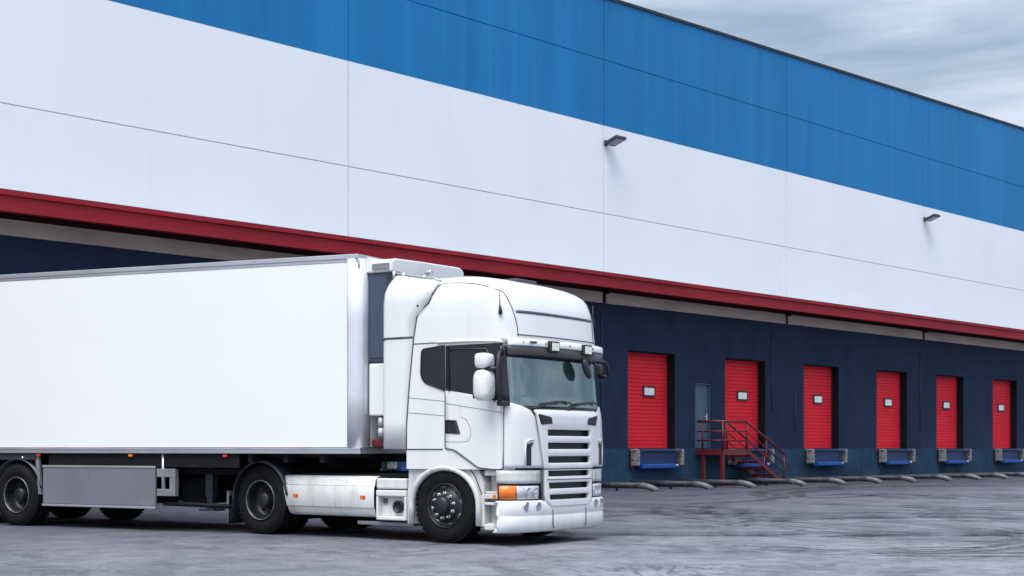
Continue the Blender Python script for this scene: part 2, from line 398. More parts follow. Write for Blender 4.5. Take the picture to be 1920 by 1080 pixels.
# red canopy: projecting gutter section with a lipped top edge
ca = MB()
prof = [(-1.00, 6.10), (-1.00, 6.40), (-1.05, 6.43), (-1.05, 6.53), (-.9, 6.55), (-.04, 6.62), (-.04, 6.50), (-.95, 6.44), (-.95, 6.13), (-.80, 6.13), (-.80, 6.10)]
ca.prism(prof, lambda p: (SL, p[0], p[1]), lambda p: (SR, p[0], p[1]))
ca.build('canopy', M['red_trim'], wh)
cf = MB(); cf.prism([(-1.02, 6.540), (-.9, 6.556), (-.005, 6.63), (-.005, 6.645), (-.9, 6.566), (-1.02, 6.548)], lambda p: (SL, p[0], p[1]), lambda p: (SR, p[0], p[1]))
cf.build('red_bounce_blocker', M['frame_grey'], wh)  # added sheet, unseen from below, keeps red bounce off the white wall
cs = MB(); cs.box(SL, SR, -.94, -.05, 6.40, 6.43); cs.box(SL, SR, -.028, -.004, 6.105, 6.395); cs.build('soffit_and_shade_plate', M['canopy_shade'], wh)  # underside, plus a dark wall plate standing in for the canopy's shade
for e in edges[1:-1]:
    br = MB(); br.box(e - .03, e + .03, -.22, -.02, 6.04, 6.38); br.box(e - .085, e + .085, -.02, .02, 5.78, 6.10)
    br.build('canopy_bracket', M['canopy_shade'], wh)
# dock wall with openings
DW, DH, DZ = 2.43, 4.37, 1.25
doors = [e + o for e in edges[:-1] for o in (1.22, 6.45)]
ED = (65.73, 66.63, 3.45)
holes = [(d, d + DW, DH) for d in doors] + [ED]
holes.sort()
dw = MB(); y0, y1 = .03, .62
x = SL
for (a, b, zt) in holes:
    dw.box(x, a, y0, y1, DZ, 5.79); dw.box(a, b, y0, y1, zt, 5.79); x = b
dw.box(x, SR, y0, y1, DZ, 5.79)
dw.m = 1
for e in edges[1:-1]: dw.box(e - .008, e + .008, .026, .04, DZ, 5.75)
dw.build('dock_wall', [M['dock_navy'], M['coping']], wh)
for s_, z0, z1 in ((71.75, 1.9, 3.35), (70.25, 2.6, 5.4), (60.9, 1.6, 5.5), (81.1, 2.0, 5.2)):
    m = MB(); m.tube([(s_, .012, z0), (s_, .012, z1)], .022, 8); m.build('conduit', M['dock_conduit'], wh)
pl = MB()
xs = [SL] + [e for e in edges[1:-1]] + [SR]
for a, b in zip(xs, xs[1:]): pl.box(a + .008, b - .008, .027, .7, -.3, DZ - .001)
pl.build('dock_plinth', M['dock_plinth'], wh)
def dock_door(d, blank):
    m = MB(); nz = 25; hz_ = (DH - DZ) / nz
    for i in range(nz):
        z = DZ + i * hz_
        m.add([(d, .36, z), (d + DW, .36, z), (d + DW, .338, z + .010), (d, .338, z + .010), (d, .338, z + hz_ - .012), (d + DW, .338, z + hz_ - .012), (d + DW, .36, z + hz_), (d, .36, z + hz_)],
              [(0, 1, 2, 3), (3, 2, 5, 4), (4, 5, 6, 7)])
    m.box(d, d + DW, .37, .43, DZ, DH)
    o = m.build('dock_door', M['red_door'], wh)
    w = MB(); a, b = d + 1.10, d + 1.74; z0, z1 = 2.93, 3.28
    w.prism(rounded([(a, z0), (b, z0), (b, z1), (a, z1)], .06), lambda p: (p[0], .305, p[1]), lambda p: (p[0], .352, p[1]))
    w.build('window_frame', M['black'], o)
    w = MB(); w.prism(rounded([(a + .07, z0 + .06), (b - .07, z0 + .06), (b - .07, z1 - .06), (a + .07, z1 - .06)], .03), lambda p: (p[0], .298, p[1]), lambda p: (p[0], .34, p[1]))
    w.build('vision_pane', M['pane_white'], o)
    # thin side tracks of the sectional door
    for a in (d, d + DW - .05):
        t = MB(); t.box(a, a + .05, .29, .335, DZ, DH); t.build('door_track', M['coping'], o)
for i, d in enumerate(doors):
    dock_door(d, i)
    m = MB(); m.box(d + DW - .035, d + DW + .001, .045, .285, DZ, DH + .001); m.box(d, d + DW - .035, .045, .285, DH - .035, DH + .001); m.build('door_seal', M['rubber'], wh)
ed = MB(); ed.box(ED[0] + .04, ED[1] - .04, .13, .19, DZ + .01, ED[2] - .05, .006)
edo = ed.build('entrance_door', M['steel_door'], wh)
m = MB(); m.box(ED[0], ED[0] + .045, .06, .2, DZ, ED[2]); m.box(ED[1] - .045, ED[1], .06, .2, DZ, ED[2]); m.box(ED[0] + .045, ED[1] - .045, .06, .2, ED[2] - .05, ED[2])
m.build('door_frame', M['steel_door'], edo)
m = MB(); m.box(ED[1] - .18, ED[1] - .13, .09, .125, 2.2, 2.42, .008); m.tube([(ED[1] - .155, .07, 2.32), (ED[1] - .29, .07, 2.32)], .012, 8); m.build('door_handle', M['chrome'], edo)

def wthing(name, label, cat, s, y, z=0, group=None):
    return thing(name, label, cat, tuple(wpt(s, y, z)), WA, group)

# floodlights on the white wall
def floodlight(s, label):
    t = wthing('floodlight', label, 'floodlight', s + .03, 0, 10.74, 'floodlights below the blue band')
    m = MB(); m.box(-.07, .07, -.04, -.002, -.09, .09, .01); m.tube([(0, -.03, 0), (.02, -.12, .0)], .028, 8)
    m.build('bracket', M['lamp_dark'], t)
    c = Vector((.13, -.30, .05)); ax = Vector((.23, -.01, 0)); d = Vector((.02, -.23, .085)); nz = ax.cross(d).normalized() * .05
    m = MB(); m.obox(c, ax, d, nz); h = m.build('lamp_housing', M['lamp_dark'], t, bevel=.02)
    dn = nz.normalized(); dn = dn if dn.z < 0 else -dn
    m = MB(); m.obox(c + dn * .052, ax * .80, d * .78, dn * .006); m.build('lamp_glass', M['lamp_glass'], h)
floodlight(61.04, 'grey floodlight on the white wall nearest to the truck, larger in view')
floodlight(81.34, 'grey floodlight on the white wall far along, above the distant dock doors')

# dock levellers under every door
def leveller():
    t = thing('dock_leveller', 'dock leveller', 'dock leveller', (0, 0, 0), WA, 'dock levellers under the red doors')
    m = MB(); m.box(.30, DW - .22, -.16, .003, .64, 1.16, .01); m.box(.22, DW - .12, -.33, .003, 1.17, 1.225)
    m.build('deck', M['leveller_blue'], t)
    m = MB(); m.prism([(-.30, .60), (-.36, .63), (-.37, .745), (-.20, .76), (-.165, .62)], lambda p: (.34, p[0], p[1]), lambda p: (DW - .30, p[0], p[1]))
    m.build('lip_plate', M['lip_blue'], t, bevel=.01)
    m = MB(); m.tube([(DW - .46, -.375, .70), (DW - .38, -.375, .70)], .03, 10); m.build('lip_roller', M['chrome'], t)
    for a in (.06, DW - .08):
        m = MB(); m.box(a, a + .095, -.34, .003, .70, 1.235, .03)
        for q in range(4): m.box(a + .02, a + .075, -.352, -.33, .75 + q * .12, .80 + q * .12)
        m.build('bumper', M['bumper_grey'], t)
        m = MB(); m.box(a - .04, a + .13, -.05, .003, .62, 1.18); m.build('bumper_plate', M['coping'], t)
    return t
lv = leveller()
ldesc = {62.23: 'blue dock leveller under the first red door right of the truck cab',
         67.46: 'blue dock leveller partly hidden behind the red stairs',
         72.36: 'blue dock leveller under the first red door right of the stairs',
         77.59: 'blue dock leveller under the second red door right of the stairs',
         82.51: 'blue dock leveller under the third red door right of the stairs',
         87.74: 'blue dock leveller under the farthest red door at the right edge',
         52.06: 'blue dock leveller seen in the gap between the trailer floor and the cab rear',
         47.15: 'blue dock leveller glimpsed below the trailer above the drive wheel'}
def pick(dic, s):
    k = min(dic, key=lambda q: abs(q - s)); return dic[k] if abs(k - s) < .8 else None
first = True
for d in doors:
    lab = pick(ldesc, d)
    if not lab: continue
    o = lv if first else copy_tree(lv); first = False
    o.location = tuple(wpt(d, 0)); o['label'] = lab

# steel wheel guides on the ground, two for each door
def guide():
    t = thing('wheel_guide', 'guide', 'wheel guide', (0, 0, 0), WA, 'steel wheel guides along the dock')
    pts = [(0, -.10, .17), (0, -2.45, .17)]
    m = MB(); m.tube(pts, .088, 12); m.tube([(0, -.3, .17), (0, -.3, 0)], .05, 8); m.tube([(0, -1.6, .17), (0, -1.6, 0)], .04, 8)
    m.build('guide_tube', M['guide_dark'], t)
    m = MB(); pts = [(0, -2.45, .17)] + [(.16 * (1 - math.cos(a)), -2.45 - .5 * math.sin(a) * 1.1, .17 * math.cos(a) - .0) for a in [PI / 2 * k / 6 for k in range(1, 7)]]
    m.tube(pts, [.094] * len(pts), 12); m.obox((.16, -3.0, .012), (.13, 0, 0), (0, .13, 0), (0, 0, .012))
    m.build('guide_foot', M['guide_end'], t)
    return t
gd = guide(); first = True
gcount = 0
names = ['steel wheel guide ending right beside the truck bumper', 'steel wheel guide ending in front of the red stair legs',
         'steel wheel guide ending in front of the foot of the red stairs',
         'steel wheel guide ending below the left edge of the third visible red door', 'steel wheel guide ending just right of the third visible red door',
         'steel wheel guide ending below the fourth visible red door', 'steel wheel guide ending just right of the fourth visible red door',
         'steel wheel guide ending below the fifth visible red door', 'steel wheel guide ending just right of the fifth visible red door',
         'steel wheel guide ending below the sixth and farthest red door', 'steel wheel guide running out of the right edge of the picture']
gi = 0
for d in doors:
    for s in (d + .02, d + DW + .02):
        if not (59 < s < 86): continue
        o = gd if first else copy_tree(gd); first = False
        o.location = tuple(wpt(s, 0)); o.rotation_euler.z = WA + random.Random(int(s * 7)).uniform(-.04, .04)
        o['label'] = names[gi]; gi += 1

# red stairs
st = wthing('staircase', 'red steel stairs with railings up to the grey steel door', 'stairs', 65.72, 0)
L0, L1, Ya, Yb, LZ = .0, 1.38, -.28, -1.10, 1.20
def bar(mb, a, b, w=.022): mb.tube([a, b], w * 1.5, 8)
m = MB(); m.box(L0, L1, Yb, -.02, LZ - .05, LZ); m.box(L0, L1, Yb - .02, Yb, LZ - .16, LZ + .02); m.box(L0 - .02, L0, Yb, -.02, LZ - .16, LZ + .02); m.box(L1 - .02, L1, Yb, -.02, LZ - .16, LZ - .052)
m.build('landing', M['red_rail'], st)
for (a, b) in ((L0 + .05, Yb + .05), (L0 + .05, Ya)):
    m = MB(); m.box(a - .05, a + .05, b - .05, b + .05, 0, LZ - .05); m.build('leg', M['red_rail'], st)
RUN, NS = 2.35, 5
def flight(t, y, z): return (L1 + RUN * t, y, LZ - (LZ - .02) * t + z)
for y, dp_ in ((Ya, .18), (Yb, .09)):
    m = MB(); a = flight(0, y, -.02); b = flight(1.0, y, .0)
    m.prism([(a[0], a[2] - dp_), (a[0], a[2] + .03), (b[0] + .05, b[2] + .02), (b[0] - .22, b[2])], lambda p: (p[0], y - .018, p[1]), lambda p: (p[0], y + .018, p[1]))
    m.build('stringer', M['red_rail'], st)
for i in range(NS):
    c = flight((i + .75) / (NS + .3), 0, -.03)
    m = MB(); m.box(c[0] - .16, c[0] + .16, Yb + .02, Ya - .02, c[2] - .035, c[2] + .03); m.build('tread', M['red_rail'], st)
for y in (Ya, Yb):
    m = MB(); bar(m, (L1, y, LZ + .95), flight(1.0, y, .98), .026)
    for h in (.32, .62): bar(m, (L1, y, LZ + h), flight(.93, y, h + .02), .016)
    if y == Yb:
        bar(m, (L0, y, LZ + .95), (L1, y, LZ + .95), .026)
        for h in (.32, .62): bar(m, (L0, y, LZ + h), (L1, y, LZ + h), .016)
    bar(m, flight(.95, y, .03), flight(.95, y, .99), .02); bar(m, flight(.48, y, 0), flight(.48, y, .96), .018)
    bar(m, (L1, y, LZ), (L1, y, LZ + .95), .022)
    m.build('handrail', M['red_rail'], st)
m = MB(); bar(m, (L0, Yb, LZ + .95), (L0, -.06, LZ + .95), .026)
for h in (.32, .62): bar(m, (L0, Yb, LZ + h), (L0, -.06, LZ + h), .016)
for y in (Yb, Ya): bar(m, (L0, y, LZ), (L0, y, LZ + .95), .022)
m.build('handrail', M['red_rail'], st)

# ------------------------------------------------------------------ truck (u forward, v towards the camera side, z up)
TO = (-.239, 19.436, 0); TA = math.atan2(-.5807, .8141)
tk = thing('truck', 'white tractor unit with high roof cab, coupled to the white trailer', 'truck', TO, TA)
def T(): return MB(flip=True)
UF = [(.1, 1.20), (.95, 1.19), (1.70, 1.19), (1.80, 1.165), (2.50, 1.10), (2.72, 1.105), (2.97, 1.075), (3.10, 1.05), (3.18, 1.02), (3.26, .985), (3.32, .945), (3.38, .86), (3.43, .75), (3.48, .58), (3.53, .36), (3.57, .14), (3.61, -.1), (3.635, -.3)]
WT = [(.1, 1.15), (3.0, 1.15), (3.18, 1.14), (3.26, 1.125), (3.32, 1.10), (3.38, 1.06), (3.43, 1.01), (3.48, .92), (3.53, .78), (3.57, .6), (3.61, .33), (3.635, .06)]
def fu(v, z, off=0):
    W = interp(WT, z); uf = interp(UF, z); D = .36
    q = min(1, abs(v) / W)
    return uf - D + D * (1 - q ** 3) ** (1 / 3) + off
def F(v, z, off=0):                       # point on the front skin
    return (fu(v, z) + off, v, z)
def Sd(side, u, z, off=0):                # point on a side skin, wrapping round the front corner
    W = interp(WT, z); uc = interp(UF, z) - .36
    if u <= uc: return (u, side * (W + off), z)
    q = min(1, (u - uc) / .36)
    v = W * (1 - q ** 3) ** (1 / 3)
    nx, ny = q ** 2, (v / W) ** 2; l = math.hypot(nx, ny) or 1
    return (u + off * nx / l, side * (v + off * ny / l), z)
UR = -.62
vlist = [1.15, 1.147, 1.135, 1.11, 1.07, 1.02, .95, .86, .74, .6, .4, .2, 0]
vlist = vlist + [-v for v in vlist[-2::-1]]
zl = [.98, 1.24, 1.5, 1.70, 1.78, 1.9, 2.1, 2.3, 2.44, 2.52, 2.62, 2.72, 2.85, 2.97, 3.04, 3.10, 3.14, 3.18, 3.22, 3.26, 3.29, 3.32, 3.35, 3.38, 3.405, 3.43, 3.455, 3.48, 3.505, 3.53, 3.55, 3.57, 3.59, 3.61, 3.625, 3.635]
def ring(z):
    W = interp(WT, z); k = W / 1.15; uc = interp(UF, z) - .36
    ur = UR
    side = [(lerp(ur, uc, t), W, z) for t in (0, .2, .4, .6, .8, .95)]
    return side + [F(v * k, z) for v in vlist] + [(p[0], -p[1], z) for p in side[::-1]]
rows = [ring(z) for z in zl]; nside = 6
def drop(i, k):
    z = (zl[i] + zl[i + 1]) / 2
    v = rows[i][k][1]; v2 = rows[i][k + 1][1]; vm = (v + v2) / 2
    if z < 2.52 and abs(vm) < (1.09 if z > 1.78 else 1.0) and nside <= k < len(rows[0]) - nside - 1: return True
    return False
c = T(); c.grid(rows, True, drop)
c.grid([[r[-1], r[0]] for r in rows], False)                       # rear wall
c.m = 1
def seamline(mb, pts, r=.0065): mb.tube(pts, r * (1.12 if r > .005 else 1.0), 6)
for sd in (1, -1):
    # roof panel seam: from above the visor round the corner and back along the roof edge
    pts = []
    for (v, z) in [(.90, 2.70), (.905, 2.8), (.92, 2.92), (.945, 3.03), (.965, 3.12), (.98, 3.19), (.995, 3.26)]: pts.append(Vector(F(v * sd, z, .001)))
    for (u, z) in [(.80, 3.30), (.66, 3.345), (.5, 3.385), (.3, 3.415), (.08, 3.435), (-.10, 3.44)]: pts.append(Vector(Sd(sd, u, z, .003)))
    seamline(c, pts)
    seamline(c, [Sd(sd, u, z, .001) for u, z in [(-.62, 1.24), (-.62, 1.54), (-.57, 2.1), (-.51, 2.6), (-.49, 2.75), (-.44, 3.0), (-.39, 3.10), (-.30, 3.14), (-.24, 3.18), (-.20, 3.30), (-.16, 3.40), (-.10, 3.44)]], .008)
    seamline(c, [Sd(sd, u, z, .001) for u, z in [(-.50, 2.645), (.0, 2.645), (.5, 2.645), (.9, 2.62)]], .006)
    seamline(c, [Sd(sd, u, 1.24, .001) for u in (-.62, -.3, 0)], .008)
    seamline(c, [Sd(sd, u, z, .0) for u, z in [(-.58, 1.93), (.03, 1.87)]], .0035)
    seamline(c, [Sd(sd, u, z, .0) for u, z in [(-.60, 1.73), (.03, 1.68)]], .0035)
c.build('cab', [M['cab_white'], M['seam']], tk)

def side_panel(name, poly, sd, off, mats, parent, th=.012, nb=10, na=12):
    m = T(); patch(m, poly, lambda a, b: Sd(sd, a, b, off), nb, na); return m.build(name, mats, parent, thick=th)
for sd in (1, -1):
    # cab door with its glass and handle
    dp = rounded([(.045, 1.25), (.17, 1.24), (.42, 1.10), (.58, 1.0), (.965, .985), (.965, 1.86), (.045, 2.02)], [.02, .05, .08, .08, .03, .02, .02])
    d = side_panel('door', dp, sd, .008, M['cab_white'], tk)
    m = T(); seamline(m, [Sd(sd, u, z, .010) for u, z in dp + dp[:1]], .008); m.build('door_seal', M['seam'], d)
    m = T(); seamline(m, [Sd(sd, u, z, .013) for u, z in [(lerp(.06, .955, t / 12), lerp(1.84, 1.71, t / 12)) for t in range(13)]], .004)
    seamline(m, [Sd(sd, u, z, .0135) for u, z in [(.31, 1.66), (.40, 1.62), (.46, 1.52), (.47, 1.42), (.42, 1.345), (.30, 1.335), (.06, 1.34)]], .0035)
    m.build('door_crease', M['seam'], d)
    hp = rounded([(.055, 1.45), (.30, 1.44), (.235, 1.62), (.055, 1.625)], .015)
    side_panel('door_handle', hp, sd, .018, M['black'], d, .01, 4, 4)
    m = T(); m.tube([Sd(sd, .06, 1.615, .028), Sd(sd, .22, 1.61, .03)], .012, 8); m.build('handle_bar', M['black'], d)
    wp = rounded([(-.31, 2.115), (.045, 2.00), (.04, 2.61), (-.365, 2.575), (-.38, 2.22)], [.07, .01, .01, .07, .08], 6)
    side_panel('quarter_window', wp, sd, .010, M['glass_dark'], tk, .008)
    gp = rounded([(.055, 1.998), (.62, 1.868), (.93, 1.84), (.93, 2.60), (.055, 2.60)], [.01, .02, .02, .02, .02], 4)
    w = side_panel('side_window', gp, sd, .009, M['glass_dark'], tk, .008)
    # frame of the door glass and the black windscreen pillar
    m = T(); seamline(m, [Sd(sd, u, z, .016) for u, z in [(.12, 2.00), (.10, 2.50), (.16, 2.55), (.72, 2.53), (.80, 2.40), (.86, 1.88)]], .011); m.build('window_frame', M['black'], w)
    m = T(); zs = [1.80, 1.95, 2.1, 2.25, 2.4, 2.50, 2.57]
    m.grid([[Sd(sd, lerp(.90, fu(1.06, z) + .0, t), z, .006) for t in (0, .2, .4, .6, .75, .9, 1)] for z in zs]); m.build('windscreen_pillar', M['black'], tk, thick=.01)
    # rain gutter above the door
    m = T(); m.tube([Sd(sd, u, z, .008) for u, z in [(-.1, 2.645), (.4, 2.645), (.85, 2.63), (.96, 2.60)]], .016, 8); m.build('rain_gutter', M['cab_white'], tk)
    # side air deflector behind the cab
    m = T(); rr = []
    for z in [1.245, 1.6, 2.0, 2.4, 2.734, 3.0, 3.2, 3.35, 3.45, 3.52, 3.57, 3.60]:
        ur = -1.04 + (0.0 if z < 3.1 else .13 * ((z - 3.1) / .5) ** 2.6)
        uf = interp([(1.2, -.632), (1.54, -.632), (2.1, -.582), (2.6, -.522), (2.75, -.502), (3.0, -.452), (3.10, -.40), (3.18, -.25), (3.3, -.21), (3.45, -.16), (3.6, -.14)], z)
        w = 1.152 - (0 if z < 3.3 else .13 * ((z - 3.3) / .3) ** 2)
        rr.append([(lerp(ur, uf, t), sd * (w - (.03 * (1 - t / .15) ** 2 if t < .15 else 0)), z - max(0, z - 3.2) / .4 * .13 * t) for t in (0, .05, .1, .15, .4, .7, 1)])
    m.grid(rr); 
    m.m = 1; seamline(m, [(lerp(-1.04, -.51, t), sd * 1.154, 2.734) for t in (0, .5, 1)], .008)
    m.build('air_deflector', [M['cab_white'], M['seam']], tk, thick=.02)
    for (u, z) in ((-.39, 3.15), (-.18, 3.345)):
        m = T(); m.lathe([(0, .0), (0, .018), (-.012, .018)], Sd(sd, u - .03, z, .022), 'y', 12, sd); m.build('fixing_plug', M['black'], tk)
    # antenna
    m = T(); b = Vector(Sd(sd, .90, 2.97, .02)); m.tube([b, b + Vector((0, 0, .06)), b + Vector((-.01, 0, .12)), b + Vector((-.01, 0, .30))], [.028, .022, .008, .004], 8); m.build('antenna', M['black'], tk)

# windscreen
m = T(); zs = [1.72, 1.8, 1.95, 2.1, 2.25, 2.4, 2.54]; vs_ = [1.10, 1.06, 1.0, .9, .75, .5, .25, 0]; vs_ = vs_ + [-v for v in vs_[-2::-1]]
m.grid([[F(v, z, -.004) for v in vs_] for z in zs]); m.build('windscreen', M['glass'], tk)
m = T(); m.grid([[F(v, z, .004) for v in vs_] for z in (1.72, 1.80)]); m.build('windscreen_border', M['black'], tk, thick=.006)
m = T(); m.grid([[F(v, z, .004) for v in vs_] for z in (2.45, 2.55)]); m.build('windscreen_border', M['black'], tk, thick=.006)
# wipers
for (v0, v1, zt) in ((.74, .12, 1.86), (.02, -.62, 1.87)):
    m = T(); pts = [F(lerp(v0, v1, t), lerp(1.77, zt, math.sin(t * PI / 2)), .035) for t in [k / 8 for k in range(9)]]
    m.tube(pts, .014, 6); q = [F(lerp(v1 - .22, v1 + .42, t), zt + .02 - .07 * abs(t - .35) , .03) for t in (0, .25, .5, .75, 1)]; m.tube(q, .012, 6)
    m.build('wiper', M['black'], tk)
# cabin interior
m = T(); m.box(-.60, .86, -1.08, 1.08, 1.25, 1.70); m.box(.3, 1.02, -.96, .96, 1.60, 1.76, .03); m.build('dashboard', M['cabin'], tk)
m = T(); m.box(-.56, -.50, -1.08, 1.08, 1.5, 2.6); m.box(-.55, .8, -1.06, 1.06, 2.56, 2.60); m.build('cabin_lining', M['curtain'], tk)
for v in (.58, -.58):
    m = T(); m.box(-.45, .15, v - .27, v + .27, 1.70, 1.86, .05); m.box(-.50, -.34, v - .27, v + .27, 1.78, 2.36, .06); m.box(-.48, -.36, v - .15, v + .15, 2.38, 2.52, .05); m.build('seat', M['seat_cloth'], tk)
m = T(); cc = Vector((.52, -.55, 1.92))
m.tube([cc + Vector((-.06 * math.sin(a), .22 * math.cos(a), .21 * math.sin(a))) for a in [2 * PI * k / 24 for k in range(25)]], .018, 8); m.tube([cc, cc + Vector((.2, 0, -.22))], .03, 8); m.tube([cc + Vector((0, -.2, 0)), cc + Vector((0, .2, 0))], .02, 6)
m.build('steering_wheel', M['black'], tk)
# smoked sun visor with white bar and roof lamps
vv = [1.12, 1.09, 1.03, .95, .8, .6, .3, 0]; vv = vv + [-v for v in vv[-2::-1]]
m = T(); m.grid([[F(v, z, o) for v in vv] for (z, o) in ((2.655, .02), (2.655, .10), (2.645, .125), (2.58, .135), (2.565, .13))]); m.build('visor_bar', M['cab_white'], tk, thick=.012)
m = T(); m.grid([[F(v, z, o) for v in vv] for (z, o) in ((2.575, .125), (2.52, .13), (2.46, .13), (2.445, .12))]); m.build('sun_visor', M['visor'], tk, thick=.008)
for v in (.40, -.40):
    m = T(); a = fu(v, 2.6) + .11
    m.box(a, a + .07, v - .11, v + .11, 2.505, 2.65, .015); h = m.build('roof_lamp', M['black'], tk)
    m = T(); m.box(a + .066, a + .078, v - .08, v + .08, 2.525, 2.625, .004); m.build('lamp_lens', M['beam_lens'], h)
m = T(); a = fu(.80, 2.6) + .135; m.box(a, a + .012, .70, .86, 2.60, 2.63); m.build('visor_slot', M['visor'], tk)
for v in (.95, .55, .0, -.6):
    m = T(); m.lathe([(0, 0), (.004, .013), (0, .013)], (fu(v, 2.61) + .136, v, 2.61), 'x', 10); m.build('visor_screw', M['black'], tk)
# dark groove across the roof front
m = T(); m.grid([[F(v, z, .003) for v in [.9 * k / 12 for k in range(12, -13, -1)]] for z in (3.00, 3.035)]); m.build('roof_groove', M['fridge_dark'], tk, thick=.006)
m = T(); seamline(m, [F(v, 2.715, .002) for v in [.92 * k / 12 for k in range(12, -13, -1)]], .007); m.build('roof_seam', M['seam'], tk)

# upper grille panel: a curved sheet with three real slots, dark mesh behind
def sheet(name, zrows, half, slots, slot_half, off, mt, parent, th=.05, nv=24):
    """sheet over zrows (list of z) with slots (z0, z1); half(z) half-width, slot_half(z)"""
    zs = sorted(set(zrows + [z for s in slots for z in s]))
    def vrow(z):
        h, sh = half(z), slot_half(z)
        r = [lerp(h, sh, t) for t in (0, .25, .5, .75)] + [lerp(sh, -sh, k / nv) for k in range(nv + 1)] + [lerp(-sh, -h, t) for t in (.25, .5, .75, 1)]
        return [F(v, z, off(v, z)) for v in r]
    rows = [vrow(z) for z in zs]
    def dr(i, k):
        zm = (zs[i] + zs[i + 1]) / 2
        return any(a < zm < b for a, b in slots) and 4 <= k < 4 + nv
    m = T(); m.grid(rows, True, dr); o = m.build(name, mt, parent, thick=th)
    md = o.modifiers.new('edge', 'BEVEL'); md.width = .012; md.segments = 2; md.limit_method = 'ANGLE'; md.angle_limit = R(50)
    return o
hu = lambda z: .57 + .16 * (z - .98) / .76
gu = sheet('grille', [.985, 1.2, 1.60, 1.66, 1.71, 1.745], hu, [(1.415, 1.495), (1.243, 1.325), (1.062, 1.148)], lambda z: .515 - .03 * (1.5 - z), lambda v, z: .035 - (.03 if z > 1.72 else 0), M['cab_white'], tk)
m = T(); m.grid([[F(v, z, -.03) for v in [.6 * k / 10 for k in range(10, -11, -1)]] for z in (1.0, 1.2, 1.4, 1.6)]); m.build('grille_mesh', M['grille_dark'], gu)
for sgn in (1, -1):
    m = T(); vp = rounded([(sgn * .42, 1.575), (sgn * .66, 1.56), (sgn * .72, 1.70), (sgn * .45, 1.66)], .02)
    patch(m, vp, lambda a, b: F(a, b, .064), 5, 6); m.build('air_vent', M['black'], gu, thick=.006)
# lower grille with rounded lower corners
def hl(z): 
    return .56 - (0 if z > .62 else .16 * ((.62 - z) / .13) ** 2)
gl = sheet('lower_grille', [.495, .51, .53, .56, .62, .78, .93, .975], hl, [(.575, .648), (.725, .805), (.885, .962)], lambda z: min(.46 + .1 * (z - .5), hl(z) - .06), lambda v, z: .03, M['cab_white'], tk)
m = T(); m.grid([[F(v, z, -.035) for v in [.62 * k / 10 for k in range(10, -11, -1)]] for z in (.47, .6, .8, .98)]); m.build('grille_mesh', M['grille_dark'], gl)
m = T(); cl = [(.60, .99), (.60, .80), (.595, .62), (.55, .53), (.44, .475), (.2, .462), (0, .46)]; cl = cl + [(-a, b) for a, b in cl[-2::-1]]
m.tube([F(v, z, .02) for v, z in cl], .016, 8); m.tube([F(v, .845, .055) for v in [.54 * k / 8 for k in range(8, -9, -1)]], .006, 6); m.tube([F(v, .985, .05) for v in [.57 * k / 8 for k in range(8, -9, -1)]], .008, 6); m.build('grille_gap', M['seam'], gl)
# dark bulkhead filling the gaps behind the front panels
m = T(); m.grid([[F(v, z, -.055) for v in vlist if abs(v) < 1.08] for z in (.5, .8, 1.1, 1.4, 1.72)]); m.build('bulkhead', M['black'], tk)

for sd in (1, -1):
    # corner panel between door and grille
    m = T(); zs = [1.0, 1.05, 1.2, 1.4, 1.55, 1.66, 1.74, 1.80, 1.84]
    def cp_row(z):
        v0 = hu(min(z, 1.74)) + .012
        ua = .975; ub = fu(v0, z)
        ub2 = lerp(ua, ub, interp([(1.0, 1), (1.70, 1), (1.76, .93), (1.80, .72), (1.84, .15)], z))
        bulge = interp([(1.0, .028), (1.3, .034), (1.6, .02), (1.84, .01)], z)
        W = interp(WT, z); uc = interp(UF, z) - .36
        out = []
        for k in range(15):
            t = k / 14
            # walk along the corner curve by angle
            th0 = math.asin(min(1, max(0, (ua - uc) / .36)) ** 1.5); th1 = math.asin(min(1, max(0, (ub2 - uc) / .36)) ** 1.5)
            th = lerp(th0, th1, t); q = math.sin(th) ** (2 / 3)
            out.append(Sd(sd, uc + .36 * q, z, bulge * min(1, 4 * t + .25)))
        return out
    m.grid([cp_row(z) for z in zs]); cpn = m.build('corner_panel', M['cab_white'], tk, thick=.02)
    m = T(); patch(m, rounded([(.83, 1.03), (.90, 1.03), (.905, 1.30), (.79, 1.33), (.83, 1.27)], .012), lambda a, b: F(a * sd, b, .05), 8, 4); m.build('corner_slot', M['black'], cpn, thick=.006)
    m = T(); m.tube([F(sd * v, z, .055) for v, z in [(.925, 1.02), (.93, 1.2), (.92, 1.33), (.86, 1.365), (.78, 1.36)]], .012, 8); m.build('slot_rim', M['cab_white'], cpn)
    # white brow above the headlamp
    m = T(); m.grid([[Sd(sd, *p, .012) for p in [(lerp(.88, fu(.62, z) , t ** .6), z) for t in [k / 12 for k in range(13)]]] for z in (.80, .85, .92, .97)]); m.build('headlight_brow', M['low_white'], tk, thick=.02)
    # headlight: dark housing, indicator and clear lens
    def cpt(th, z, off):
        W = interp(WT, z); uf = interp(UF, z); q = math.sin(th) ** (2 / 3)
        return Sd(sd, uf - .36 + .36 * q, z, off)
    def head(name, ta, tb, z0, z1, off, mt, par):
        m = T(); m.grid([[cpt(lerp(ta, tb, t), z, off) for t in [k / 12 for k in range(13)]] for z in (z0, lerp(z0, z1, .5), z1)]); return m.build(name, mt, par, thick=.012)
    hd = head('headlight', .06, 1.17, .575, .80, .0, M['black'], tk)
    head('indicator_lens', .11, .60, .60, .775, .014, M['orange'], hd)
    head('headlight_lens', .62, 1.13, .60, .77, .014, M['clear_lens'], hd)
    for q, v in enumerate((.84, .72)):
        m = T(); a = fu(sd * v, .68) + .018
        m.lathe([(-.01, .0), (.0, .03), (.006, .05), (.012, .06), (.008, .066)], (a, sd * v, .685), 'x', 20); m.build('lamp_reflector', M['chrome'], hd)
